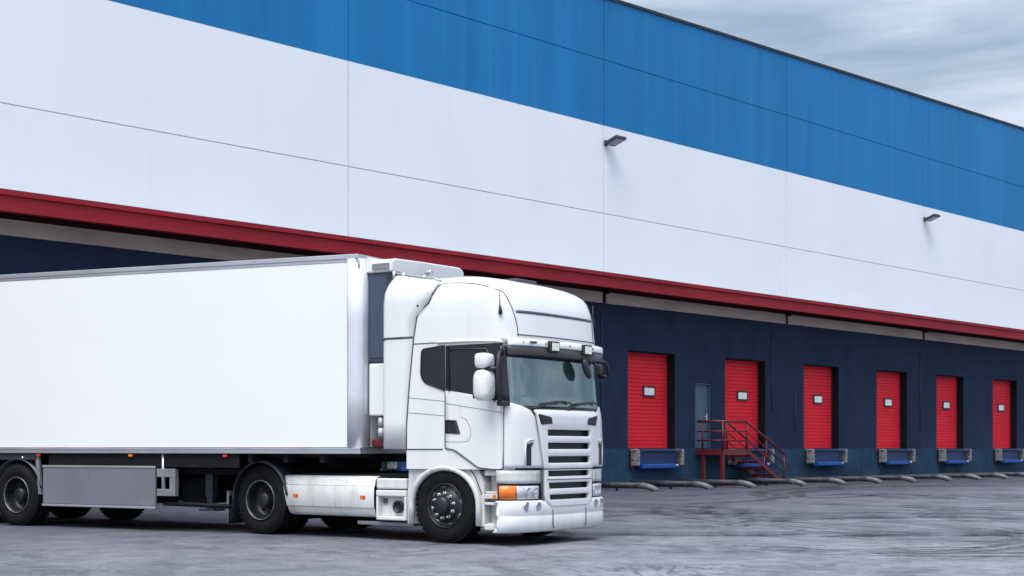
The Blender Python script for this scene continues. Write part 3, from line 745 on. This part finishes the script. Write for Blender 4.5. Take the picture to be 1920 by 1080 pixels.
# bumper, with rounded lower edge, wraps to the side
m = T(); rows = []
bv = [v for v in vlist]
for (z, o) in ((.575, -.02), (.575, .02), (.55, .035), (.40, .035), (.385, .028), (.375, .035), (.26, .03), (.20, .01), (.175, -.03), (.17, -.10)):
    r = [(fu(0, z) * 0 + .93, 1.15 + min(o, .012), z)] + [tuple(Vector(F(v, z)) + Vector((o, (o if abs(v) > 1 else 0) * (1 if v > 0 else -1) * .4, 0))) for v in bv] + [(.93, -1.15 - min(o, .012), z)]
    zc = .495
    rows.append(r)
m.grid(rows); bp = m.build('bumper', M['bumper_white'], tk, thick=.015)
for sd in (1, -1):
    m = T(); m.tube([F(sd * v, z, .045) for v, z in [(.40, .455), (.40, .36), (.40, .26), (.385, .21)]], .007, 6); m.build('bumper_seam', M['seam'], bp)
    a = fu(.86, .5) + .052
    for v, r_ in ((.89, .052), (.69, .045)):
        m = T(); b = fu(v, .5) + .048; m.lathe([(-.03, r_ + .008), (.002, r_ + .008), (.004, r_), (-.002, r_ * .9), (.004, .0)], (b, sd * v, .505), 'x', 22); m.build('fog_lamp', M['fog_lens'], bp)
# front axle wings with wheel arch (near and far)
def arch(rx, rz, u0, z0, n=18): return [(u0 + rx * math.cos(PI * k / n), z0 + rz * math.sin(PI * k / n)) for k in range(n + 1)]
for sd in (1, -1):
    inner = [(.545, .24)] + arch(.545, .50, 0, .49) + [(-.545, .24)]
    outer = [(-.645, .24), (-.655, .6), (-.63, .84), (-.62, 1.232), (.13, 1.232), (.30, 1.18), (.45, 1.04), (.56, .96), (.635, .80), (.645, .24)]
    m = T(); m.prism(inner + outer, lambda p: (p[0], sd * 1.10, p[1]), lambda p: (p[0], sd * .86, p[1]))
    wg = m.build('wheel_wing', M['low_white'], tk, bevel=.01)
    m = T(); m.tube([(a * 1.03, sd * 1.115, b + .01) for a, b in inner], .042, 10); m.build('arch_flare', M['low_white'], wg)
    m = T(); m.tube([(a, sd * 1.104, b) for a, b in [(-.62, 1.02), (-.2, 1.14), (.15, 1.14), (.34, 1.05), (.5, .88), (.60, .66)]], .007, 6); m.tube([(.02, sd * 1.104, 1.10), (.10, sd * 1.104, 1.22)], .007, 6); m.build('wing_seam', M['seam'], wg)
    # entry steps
    m = T(); m.box(.65, .985, min(sd * .90, sd * .96), max(sd * .90, sd * .96), .20, .985)
    sb = m.build('step_well', M['low_white'], tk)
    for z0, z1, vo in ((.90, .975, 1.12), (.60, .665, 1.13), (.665, .70, 1.09), (.52, .56, 1.12), (.20, .275, 1.12), (.275, .29, 1.07)):
        m = T(); m.box(.652, .975, min(sd * .955, sd * vo), max(sd * .955, sd * vo), z0, z1, .012); m.build('step', M['low_white'], sb)
    m = T(); m.box(.80, .85, min(sd * 1.125, sd * 1.142), max(sd * 1.125, sd * 1.142), .605, .66, .006); m.build('marker_lamp', M['orange'], sb)
    m = T(); m.box(.86, .93, min(sd * .96, sd * 1.0), max(sd * .96, sd * 1.0), .74, .86); m.build('step_recess', M['seam'], sb)

# wheels
def tyre_prof(w, r=.5, ri=.285):
    h = w / 2
    return [(-h + .02, ri), (-h, ri + .05), (-h - .008, ri + .12), (-h + .006, r - .05), (-h + .03, r - .012), (-h + .05, r), (-.07, r), (-.066, r - .012), (-.054, r - .012), (-.05, r), (.05, r), (.054, r - .012), (.066, r - .012), (.07, r),
            (h - .05, r), (h - .03, r - .012), (h - .006, r - .05), (h + .008, ri + .12), (h, ri + .05), (h - .02, ri)]
def make_wheel(par, u, sd, kind, vo=1.12, zc=.5, rr=.5):
    ctr = Vector((u, 0, zc))
    w = bpy.data.objects.new('wheel', None); COL.objects.link(w); w.parent = par; w.location = (u, 0, zc)
    def at(v): return (0, sd * v, 0)
    def lug(mb, wd, vc, r=.5):
        for k in range(44):
            a = 2 * PI * k / 44; er = Vector((math.cos(a), 0, math.sin(a))); et = Vector((-math.sin(a), 0, math.cos(a)))
            for q in (-1, 1): mb.obox(Vector((0, sd * (vc + q * (wd / 2 - .055)), 0)) + er * (r - .004), et * .022, Vector((0, .035, 0)), er * .007)
    if kind == 'front':
        m = T(); m.lathe(tyre_prof(.30, rr), at(vo - .15), 'y', 48); lug(m, .30, vo - .15, rr); m.build('tyre', M['rubber'], w)
        m = T(); m.lathe([(-.10, .30), (-.008, .298), (0, .29), (-.02, .275), (-.05, .268), (-.055, .235), (-.03, .20), (-.01, .19), (.0, .185), (.0, .14)], at(vo - .0), 'y', 40, sd); m.m = 1
        for k in range(8):
            a = 2 * PI * k / 8 + .2
            m.tube([(.248 * math.cos(a + q), sd * (vo - .048), .248 * math.sin(a + q)) for q in (-.16, -.08, 0, .08, .16)], [.006, .012, .014, .012, .006], 6)
        m.build('rim', [M['rim_dark'], M['rim_grey']], w)
        m = T(); m.lathe([(0, .145), (.02, .125), (.05, .118), (.085, .112), (.10, .09), (.104, 0)], at(vo - .0), 'y', 30, sd); m.build('hub', M['rim_dark'], w)
        for k in range(10):
            a = 2 * PI * (k + .3) / 10
            m = T(); m.lathe([(-.01, .024), (.012, .022), (.014, .016), (.045, .015), (.05, 0)], (.165 * math.cos(a), sd * (vo), .165 * math.sin(a)), 'y', 8, sd, False); m.build('wheel_nut', M['chrome'], w)
    else:
        m = T()
        for vc in ((vo - .145, vo - .47) if kind == 'dual' else (vo - .17,)):
            wd = .29 if kind == 'dual' else .36
            m.lathe(tyre_prof(wd, rr), at(vc), 'y', 48); lug(m, wd, vc, rr)
        m.build('tyre', M['rubber'], w)
        m = T(); m.lathe([(-.02, .297), (0, .297), (.004, .285), (-.012, .272), (-.05, .268), (-.16, .262), (-.19, .22), (-.20, .17), (-.20, .12)], at(vo - .004), 'y', 40, sd); m.build('rim', M['rim_dark'], w)
        m = T(); m.lathe([(-.22, .14), (-.14, .135), (-.12, .12), (-.05, .11), (-.03, .085), (-.028, 0)], at(vo - .004), 'y', 26, sd)
        for k in range(10):
            a = 2 * PI * (k + .3) / 10; m.lathe([(-.21, .02), (-.165, .018), (-.16, 0)], (.19 * math.cos(a), sd * (vo), .19 * math.sin(a)), 'y', 8, sd, False)
        m.build('hub', M['rim_dark'], w)
        m = T(); m.lathe([(0, .292), (.010, .288), (.006, .280), (-.006, .278)], at(vo), 'y', 40, sd, close=True); m.build('rim_ring', M['rim_grey'], w)
    return w
RA = -3.41
for sd in (1, -1):
    make_wheel(tk, 0, sd, 'front'); make_wheel(tk, RA, sd, 'dual')
    m = T(); m.tube([(0, sd * .3, .5), (0, sd * .95, .5)], .09, 12); m.tube([(RA, sd * .2, .5), (RA, sd * .9, .5)], .12, 12); m.build('axle', M['chassis'], tk)
    # rear mudguard
    m = T(); pts = [(RA + .565 * math.cos(a), .5 + .575 * math.sin(a)) for a in [R(8 + 176 * k / 22) for k in range(23)]]
    pts = pts + [(RA - .60, .36), (RA - .62, .16)]
    m.grid([[(p[0], sd * v, p[1]) for v in (1.135, 1.13, .48)] for p in pts]); m.grid([[(p[0], sd * 1.135, p[1]), (RA + (p[0] - RA) * .95, sd * 1.138, .5 + (p[1] - .5) * .95)] for p in pts[:23]])
    m.build('mudguard', M['guard_dark'], tk, thick=.014)
    m = T(); m.box(RA - .66, RA - .645, min(sd * .52, sd * 1.12), max(sd * .52, sd * 1.12), .14, .55); m.build('mud_flap', M['rubber'], tk)
    m = T(); m.box(RA - .70, RA - .655, min(sd * 1.04, sd * 1.12), max(sd * 1.04, sd * 1.12), .32, .62); m.build('tail_bracket', M['frame_grey'], tk)
    # side skirt between the axles: bulged section with slanted rear edge
    m = T(); us = [(-2.99, -2.84), (-2.6, -2.55), (-2.1, -2.1), (-1.7, -1.7), (-1.225, -1.225)]
    sec = [(.865, .80), (.862, 1.02), (.845, 1.06), (.80, 1.085), (.735, 1.10), (.725, 1.115), (.60, 1.12), (.44, 1.118), (.43, 1.104), (.37, 1.09), (.325, 1.06), (.31, 1.0)]
    m.grid([[(lerp(b, a, (z - .31) / .555), sd * v, z) for a, b in us] for z, v in sec], True)
    sk = m.build('side_skirt', M['low_white'], tk, thick=.015)
    md = sk.modifiers.new('edge', 'BEVEL'); md.width = .006; md.limit_method = 'ANGLE'
    m = T()
    for a, b in ((-1.95, -1.93),): m.tube([(lerp(b, a, (z - .31) / .555), sd * (v + .002), z) for z, v in sec[2:-1]], .006, 6)
    m.tube([(u, sd * 1.112, .732) for u in (-2.9, -1.24)], .006, 6); m.tube([(u, sd * 1.110, .436) for u in (-2.85, -1.24)], .006, 6)
    m.tube([(-2.35, sd * 1.105, .43), (-2.35, sd * 1.06, .325)], .006, 6)
    m.build('skirt_seam', M['seam'], sk)
    for u in (-2.69, -1.42):
        m = T(); m.box(u - .045, u + .045, min(sd * 1.118, sd * 1.135), max(sd * 1.118, sd * 1.135), .555, .605, .005); lm = m.build('marker_lamp', M['red_lens'], sk)
        m = T(); m.box(u - .018, u + .018, min(sd * 1.13, sd * 1.138), max(sd * 1.13, sd * 1.138), .562, .598); m.build('marker_reflector', M['orange'], sk)
    # battery / filter box with recessed lower compartment and round opening
    m = T(); va, vb = (.80, 1.10)
    def bx(u0, u1, v0, v1, z0, z1, ch=.008): m.box(u0, u1, min(sd * v0, sd * v1), max(sd * v0, sd * v1), z0, z1, ch)
    bx(-1.205, -.67, .80, 1.095, .70, .845, .02); bx(-1.205, -.67, .80, 1.105, .60, .685, .015); bx(-1.205, -.67, .80, 1.02, .33, .60); bx(-1.205, -1.165, 1.0, 1.10, .30, .60); bx(-.71, -.67, 1.0, 1.10, .30, .60); bx(-1.205, -.67, .8, 1.10, .275, .33, .015)
    bb = m.build('side_box', M['low_white'], tk)
    m = T(); m.lathe([(0, .085), (.05, .085), (.055, .07), (.03, .065), (.03, 0)], (-.85, sd * 1.02, .46), 'y', 24, sd); m.build('filler_cap', M['black'], bb)
    m = T(); bx(-1.13, -1.06, 1.02, 1.05, .50, .57, .01); m.build('latch', M['seam'], bb)
    # chassis rail, step rail under the skirts
    m = T(); bx(RA - .75, .9, .33, .45, .70, .92, 0); m.build('chassis_rail', M['chassis'], tk)
    m = T(); bx(-2.7, -.75, .55, 1.0, .40, .80, .05); m.build('fuel_tank', M['chassis'], tk)
    m = T(); bx(-1.6, -.60, .6, 1.04, .20, .25, .01); m.build('underrun_bar', M['frame_grey'], tk)
m = T(); m.box(-2.5, .9, -.33, .33, .55, .82); m.box(-.55, .85, -.5, .5, .35, .95, .05); m.build('engine_block', M['chassis'], tk)
m = T(); m.box(-2.7, -.7, -.99, .99, .866, .90); m.build('catwalk', M['chassis'], tk)
m = T(); m.box(RA + .15, RA + 1.0, -.45, .45, .92, 1.10, .05); m.build('fifth_wheel', M['chassis'], tk)

# mirrors
def mirror(par, name, c, hu_, hz_, dep, sd):
    """rounded shell, glass at the back"""
    m = T(); rows = []
    for (q, k) in ((-.5, .0), (-.48, .80), (-.3, .97), (.1, 1.0), (.35, .86), (.47, .6), (.5, .0)):
        r = []
        for a in range(24):
            t = 2 * PI * a / 24; x = abs(math.cos(t)) ** (.5) * (1 if math.cos(t) > 0 else -1); z = abs(math.sin(t)) ** (.5) * (1 if math.sin(t) > 0 else -1)
            r.append((c[0] + dep * q * 1.0 + .12 * k * x * hu_ * 0, c[1] + k * x * hu_, c[2] + k * z * hz_))
        rows.append(r)
    m.grid(rows, True, None, True)
    return m, rows
for sd in (1, -1):
    mr = bpy.data.objects.new('mirror', None); COL.objects.link(mr); mr.parent = tk
    base = Vector((.86, sd * 1.40, 0))
    if sd == 1:
        m, _ = mirror(mr, 'x', (.84, sd * 1.36, 2.05), .135, .20, .22, sd); m.build('mirror_shell', M['cab_white'], mr)
    m, _ = mirror(mr, 'x', (.82, sd * 1.335, 2.365), .115 if sd == 1 else .09, .10, .22 if sd == 1 else .14, sd); m.build('mirror_shell', M['cab_white' if sd == 1 else 'black'], mr)
    for (z, h, w) in ((2.05, .165, .10), (2.365, .075, .09)):
        if sd == -1 and z < 2.2: continue
        m = T(); m.box(.725, .735, sd * 1.36 - w, sd * 1.36 + w, z - h, z + h); m.build('mirror_glass', M['glass_dark'], mr)
    m = T(); m.tube([(.96, sd * 1.14, 2.46), (1.0, sd * 1.26, 2.47), (1.02, sd * 1.31, 2.42), (1.02, sd * 1.33, 2.25), (1.02, sd * 1.32, 1.95), (1.02, sd * 1.26, 1.85), (1.0, sd * 1.12, 1.83)][:7 if sd == 1 else 4], .024, 10)
    m.tube([(.86, sd * 1.36, 2.26), (1.02, sd * 1.33, 2.26)], .03, 8)
    m.build('mirror_arm', M['black'], mr)
    if sd == 1:
        m = T(); m.box(.95, 1.06, 1.10, 1.27, 1.79, 1.86, .02); m.build('mirror_bracket', M['black'], mr)
# kerb mirror hanging before the windscreen
fm = bpy.data.objects.new('front_mirror', None); COL.objects.link(fm); fm.parent = tk
m = T(); e1 = Vector((.0, -.5, -.80)).normalized(); e2 = Vector((.35, .8, -.5)); e2 = (e2 - e1 * e2.dot(e1)).normalized(); e3 = e1.cross(e2)
cc = Vector((1.255, -.40, 2.33)); rows = []
for (q, k) in ((-.05, 0), (-.045, .7), (-.02, 1), (.015, 1), (.03, .7), (.032, 0)):
    rows.append([tuple(cc + e3 * q + (e1 * math.cos(t) * .15 + e2 * math.sin(t) * .085) * k) for t in [2 * PI * a / 20 for a in range(20)]])
m.grid(rows, True, None, True); m.build('mirror_shell', M['black'], fm)
m = T(); m.tube([(1.20, -.62, 2.55), (1.26, -.58, 2.53), (1.28, -.50, 2.47), (1.27, -.43, 2.38)], .014, 8); m.build('mirror_arm', M['black'], fm)
# pipe rail and horn on the rear of the roof
m = T(); m.tube([(-.98, 1.0, 3.64), (-.75, 1.02, 3.60), (-.5, 1.03, 3.555), (-.25, 1.03, 3.52), (-.12, 1.03, 3.47)], .012, 8)
for u, z in ((-.95, 3.64), (-.78, 3.61), (-.42, 3.545)): m.tube([(u, 1.02, z - .08), (u, 1.02, z + .02)], .022, 8)
m.build('roof_rail', M['alu'], tk)
m = T(); m.lathe([(0, .015), (.05, .02), (.1, .03), (.12, .045), (.12, .0)], (-.44, 1.0, 3.60), 'x', 14); m.tube([(-.38, 1.0, 3.54), (-.38, 1.0, 3.63)], .016, 8); m.build('air_horn', M['alu'], tk)
m = T(); m.box(.05, .40, -.45, .05, 3.50, 3.572, .015); m.build('roof_hatch', M['visor'], tk)
# coiled air lines behind the cab
for v, mt in ((.25, 'hose_red'), (.0, 'hose_blue'), (-.25, 'black')):
    m = T(); m.tube([(-.66 - .42 * k / 80 + .0, v + .05 * math.cos(k * .9), 1.55 - .3 * math.sin(PI * k / 80) + .05 * math.sin(k * .9)) for k in range(81)], .011, 6, True); m.build('air_hose', M[mt], tk)

# ------------------------------------------------------------------ trailer (u forward from its front face, v=0 on the near side, negative to the far side)
XO = (-2.077, 19.345, 0); XA = math.atan2(-.5, .866)
tr = thing('semi_trailer', 'white refrigerated box trailer behind the tractor unit', 'trailer', XO, XA)
LT, WD_ = 13.6, 2.5
def zr(u): return 3.93 + .021 * (-u)          # the roof rises a little towards the rear
def bxt(m, u0, u1, v0, v1, z0, z1, ch=0): m.box(u0, u1, min(v0, v1), max(v0, v1), z0, z1, ch)
m = T(); 
m.prism([(-LT, 1.27), (-.14, 1.27), (-.14, zr(-.14) - .07), (-LT, zr(-LT) - .07)], lambda p: (p[0], 0, p[1]), lambda p: (p[0], -WD_, p[1]))
m.m = 1
m.build('box_body', [M['trailer_white'], M['alu_white']], tr)
m = T(); m.prism([(-LT, zr(-LT) - .068), (-.05, zr(0) - .068), (-.05, zr(0)), (-LT, zr(-LT))], lambda p: (p[0], .012, p[1]), lambda p: (p[0], -WD_ - .012, p[1]))
m.prism([(-LT, zr(-LT) - .115), (-.06, zr(0) - .115), (-.06, zr(0) - .070), (-LT, zr(-LT) - .070)], lambda p: (p[0], .004, p[1]), lambda p: (p[0], -.05, p[1]))
m.build('top_rail', M['alu'], tr, bevel=.008)
m = T(); bxt(m, -LT, 0, .014, -WD_ - .014, 1.175, 1.262, .01); bxt(m, -LT, 0, .019, -.05, 1.235, 1.255); m.build('bottom_rail', M['alu'], tr)
for far in (0, 1):
    m = T(); rows = []
    for z in (1.262, 2.0, 3.0, zr(0) - .06):
        r = []
        for k in range(13):
            a = PI / 2 * k / 12; r.append((-.14 + .15 * math.sin(a), -.14 + .15 * math.cos(a), z))
        r = [(-.22, .012, z), (-.19, .012, z)] + r + [(.01, -.2, z)]
        rows.append([(p[0], -WD_ - p[1] if far else p[1], z) for p in r])
    m.grid(rows); m.build('corner_post', M['alu_white'], tr, thick=.01)
m = T(); bxt(m, -.04, .005, -.19, -WD_ + .19, 1.27, 3.90); m.build('front_wall', M['trailer_white'], tr)
m = T(); m.tube([(-.02, .02, 3.84), (-.01, .03, 3.72)], .014, 8); m.build('corner_hook', M['frame_grey'], tr)
# refrigeration unit
fr = bpy.data.objects.new('refrigeration_unit', None); COL.objects.link(fr); fr.parent = tr
m = T(); bxt(m, .008, .36, -.15, -1.96, 2.43, 3.69, .03); bxt(m, .05, .34, -.135, -.15, 2.5, 3.62); m.build('casing', M['fridge_dark'], fr)
m = T(); m.prism(rounded([(-.11, 3.67), (-1.98, 3.60), (-1.98, 3.86), (-1.88, 3.915), (-.8, 3.885), (-.2, 3.86), (-.11, 3.82)], [.03, .03, .05, .05, .2, .05, .06]), lambda p: (.012, p[0], p[1]), lambda p: (.44, p[0], p[1]))
m.build('top_cowl', M['cab_white'], fr, bevel=.03)
m = T(); bxt(m, .12, .40, -.095, -.13, 3.705, 3.79); m.build('cowl_grille', M['frame_grey'], fr)
m = T(); bxt(m, .04, .34, -.13, -1.5, 1.70, 2.42, .02); m.build('lower_cabinet', M['cab_white'], fr)
m = T(); 
for z in (2.36, 2.24, 1.80): m.box(.32, .346, -.128, -.10, z - .03, z + .03)
m.build('cabinet_hinge', M['black'], fr)
m = T(); m.tube([(.20, -.2, 1.68), (.20, -.2, 1.56)], .045, 10); m.tube([(.20, -.2, 1.53), (.20, -.2, 1.42)], .045, 10); m.build('connector', M['alu_white'], fr)
m = T(); bxt(m, .02, .30, -.22, -.7, 1.275, 1.38, .02); m.build('coupling_box', M['red_dark'], tr)
# chassis beams and cross members
m = T()
for v in (-.75, -1.75): bxt(m, -LT + .2, -3.7, v, v - .12, .88, 1.17); bxt(m, -3.7, -1.6, v, v - .12, 1.06, 1.17)
for k in range(20): bxt(m, -LT + .5 + k * .65, -LT + .58 + k * .65, -.05, -WD_ + .05, 1.05, 1.173)
bxt(m, -2.0, -.1, -.3, -2.2, 1.12, 1.174)
m.build('chassis_beam', M['chassis'], tr)
m = T(); bxt(m, -6.15, -2.2, -.03, -.06, .97, 1.172); m.build('side_rave', M['chassis'], tr)
# grey side guard panel (near side)
m = T(); bxt(m, -6.13, -3.70, -.03, -.07, .375, .975, .008); gpn = m.build('side_guard_or_dark_fill', M['panel_grey'], tr)
m = T(); bxt(m, -6.14, -3.69, -.015, -.08, .335, .37, .006); bxt(m, -6.14, -3.69, -.02, -.08, .955, .985, .004); m.build('guard_trim', M['alu'], gpn)
m = T(); bxt(m, -6.13, -3.72, -.5, -.55, .40, .95); m.build('guard_back', M['chassis'], gpn)
m = T(); bxt(m, -6.13, -2.2, -WD_ + .03, -WD_ + .07, .36, 1.17, .008); m.build('side_guard_or_dark_fill', M['chassis'], tr)  # added far panel, shuts out the wall view so the underside stays dark
m = T(); bxt(m, -6.1, -2.3, -.35, -2.2, .86, .95); m.build('underbody_dark_fill', M['chassis'], tr)  # added slab that deepens the darkness under the trailer
# upright posts
m = T(); m.prism([(-6.30, 1.17), (-6.22, 1.17), (-6.16, .52), (-6.22, .52)], lambda p: (p[0], -.02, p[1]), lambda p: (p[0], -.06, p[1])); m.build('guard_post', M['frame_grey'], tr)
m = T(); m.tube([(-3.55, -.05, 1.17), (-3.55, -.05, .56)], .03, 10); m.build('guard_post', M['alu'], tr)
# bracket with cut-out (spare carrier end)
m = T(); bxt(m, -3.66, -3.29, -.02, -.10, .82, .945, .006); bxt(m, -3.66, -3.29, -.02, -.10, .535, .64, .006); bxt(m, -3.40, -3.29, -.02, -.10, .64, .82); m.build('carrier_bracket', M['frame_grey'], tr)
# landing legs
for v in (-.45, -2.05):
    m = T(); bxt(m, -3.02, -2.88, v + .07, v - .07, .52, 1.12, .01); bxt(m, -3.0, -2.90, v + .05, v - .05, .34, .52); bxt(m, -3.1, -2.8, v + .13, v - .13, .31, .34, .005); m.build('landing_leg', M['guard_dark'], tr)
m = T(); m.tube([(-2.95, -.45, .8), (-2.95, -2.05, .8)], .03, 8); m.build('leg_brace', M['chassis'], tr)
m = T(); bxt(m, -3.62, -3.0, -.5, -2.0, .42, .80, .03); m.tube([(-3.6, -.12, .42), (-2.3, -.12, .40)], .035, 8); m.build('spare_carrier', M['chassis'], tr)
m = T(); m.lathe([(-.4, .0), (-.4, .16), (.4, .16), (.4, 0)], (-2.45, -.9, .85), 'x', 18); m.build('air_tank', M['chassis'], tr)
for u, k in ((-6.20, 'red_lens'), (-4.18, 'orange'), (-2.29, 'red_lens')):
    m = T(); bxt(m, u - .04, u + .04, -.02, .01, 1.125, 1.16, .006); m.build('marker_lamp', M[k], tr)
for u in (-6.72, -8.02, -9.32):
    for sd in (1, -1):
        ax = bpy.data.objects.new('x', None)
        w = make_wheel(tr, u, sd, 'trailer', 1.24, .5)
        w.location = (u, 1.25, .5)             # local y is to the far side: -v
        bpy.data.objects.remove(ax)
    m = T(); m.tube([(u, -.2, .5), (u, -2.3, .5)], .08, 12); m.build('axle', M['chassis'], tr)
    for v in (-.01, -2.10):
        m = T(); m.grid([[(u + .56 * math.cos(a), v - q, .52 + .56 * math.sin(a)) for q in (0, .38)] for a in [R(10 + 160 * k / 16) for k in range(17)]]); m.build('mudguard', M['guard_dark'], tr, thick=.012)
m = T(); bxt(m, -7.35, -6.25, -.02, -.05, 1.07, 1.172); m.build('wheel_valance', M['guard_dark'], tr)
m = T(); m.lathe([(0, .022), (.02, .02), (.022, 0)], (-6.58, -.02, 1.10), 'y', 12); m.build('valance_lamp', M['chrome'], tr)
m = T(); bxt(m, -LT, -LT + .06, -.05, -WD_ + .05, .45, .60); m.build('underrun_bar', M['frame_grey'], tr)

for o in tr.children:                         # running gear sits a little further back on the chassis
    if o.name.split('.')[0] in ('side_guard_or_dark_fill', 'guard_post', 'carrier_bracket', 'landing_leg', 'leg_brace', 'spare_carrier', 'marker_lamp', 'wheel', 'axle', 'mudguard', 'wheel_valance', 'valance_lamp', 'underbody_dark_fill'):
        o.location.x -= .15

# ------------------------------------------------------------------ sky, sun, camera
SUN_EL, SUN_AZ = 65, 203       # azimuth clockwise from +Y
sd_ = Vector((math.sin(R(SUN_AZ)) * math.cos(R(SUN_EL)), math.cos(R(SUN_AZ)) * math.cos(R(SUN_EL)), math.sin(R(SUN_EL))))
w = bpy.data.worlds.new('World'); SC.world = w; w.use_nodes = True
t = w.node_tree; N_ = t.nodes; bg = N_['Background']
sky = N_.new('ShaderNodeTexSky'); sky.sky_type = 'NISHITA'; sky.sun_disc = False
sky.sun_elevation = R(SUN_EL); sky.sun_rotation = R(SUN_AZ); sky.air_density = 1.0; sky.dust_density = 1.5
tc = N_.new('ShaderNodeTexCoord')
def wmap(sc, rot=(0, 0, 0), loc=(0, 0, 0)):
    a = N_.new('ShaderNodeMapping'); a.inputs['Scale'].default_value = sc; a.inputs['Rotation'].default_value = rot; a.inputs['Location'].default_value = loc
    t.links.new(tc.outputs['Generated'], a.inputs['Vector']); return a.outputs['Vector']
def wnoise(vec, scale, detail=6, rough=.6, dist=.3):
    a = N_.new('ShaderNodeTexNoise'); a.inputs['Scale'].default_value = scale; a.inputs['Detail'].default_value = detail
    a.inputs['Roughness'].default_value = rough; a.inputs['Distortion'].default_value = dist; t.links.new(vec, a.inputs['Vector']); return a.outputs['Fac']
def wramp(f, a, b, c0=(0, 0, 0, 1), c1=(1, 1, 1, 1)):
    r = N_.new('ShaderNodeValToRGB'); e = r.color_ramp.elements; e[0].position = a; e[1].position = b; e[0].color = c0; e[1].color = c1
    t.links.new(f, r.inputs['Fac']); return r.outputs['Color']
def wmix(f, a, b, mode='MIX'):
    m = N_.new('ShaderNodeMix'); m.data_type = 'RGBA'; m.blend_type = mode
    for s, v in ((m.inputs[0], f), (m.inputs[6], a), (m.inputs[7], b)):
        if hasattr(v, 'is_output'): t.links.new(v, s)
        elif isinstance(v, (int, float)): s.default_value = v
        else: s.default_value = (*v, 1)
    return m.outputs[2]
n1 = wnoise(wmap((1.0, 1.0, 6.0), (0, R(-9), 0)), 2.6, 7, .62, .5)
n2 = wnoise(wmap((1.6, 1.6, 12), (0, R(-12), 0), (3, 1, 0)), 2.2, 5, .52, .5)
CL = 5.8
cl_dark = (.62 * CL, .86 * CL, 1.12 * CL); cl_lite = (1.14 * CL, 1.27 * CL, 1.47 * CL)
ccol = wmix(wramp(n2, .36, .68), (.58 * CL, .74 * CL, .93 * CL), cl_lite)
col = wmix(wramp(n1, .28, .50, (.55, .55, .55, 1)), sky.outputs['Color'], ccol)
# the overcast is brighter round the hidden sun and overhead
dp = N_.new('ShaderNodeVectorMath'); dp.operation = 'DOT_PRODUCT'; dp.inputs[1].default_value = tuple((sd_ + Vector((0, 0, .5))).normalized())
t.links.new(tc.outputs['Generated'], dp.inputs[0])
mr_ = N_.new('ShaderNodeMapRange'); mr_.inputs['From Min'].default_value = -.3; mr_.inputs['From Max'].default_value = 1
mr_.inputs['To Min'].default_value = .85; mr_.inputs['To Max'].default_value = 2.2
t.links.new(dp.outputs['Value'], mr_.inputs['Value'])
sc_ = N_.new('ShaderNodeVectorMath'); sc_.operation = 'SCALE'; t.links.new(col, sc_.inputs[0]); t.links.new(mr_.outputs[0], sc_.inputs['Scale'])
t.links.new(sc_.outputs[0], bg.inputs['Color']); bg.inputs['Strength'].default_value = .07

sl = bpy.data.lights.new('sun', 'SUN'); sl.energy = 2.8; sl.angle = R(42); sl.color = (1, .96, .90)
so = bpy.data.objects.new('sun', sl); COL.objects.link(so); so.rotation_euler = (-sd_).to_track_quat('-Z', 'Y').to_euler()

cam = bpy.data.cameras.new('camera'); co = bpy.data.objects.new('camera', cam); COL.objects.link(co)
co.location = (0, 0, 1.25); co.rotation_euler = (R(90), 0, 0)
cam.sensor_width = 36; cam.sensor_fit = 'HORIZONTAL'; cam.lens = 36 * 2640 / 1920; cam.shift_y = (841 - 540) / 1920; cam.clip_end = 2000; cam.clip_start = .1
SC.camera = co
vs = SC.view_settings; vs.view_transform = 'Standard'; vs.look = 'None'; vs.gamma = 1; vs.use_curve_mapping = False; vs.exposure = .64
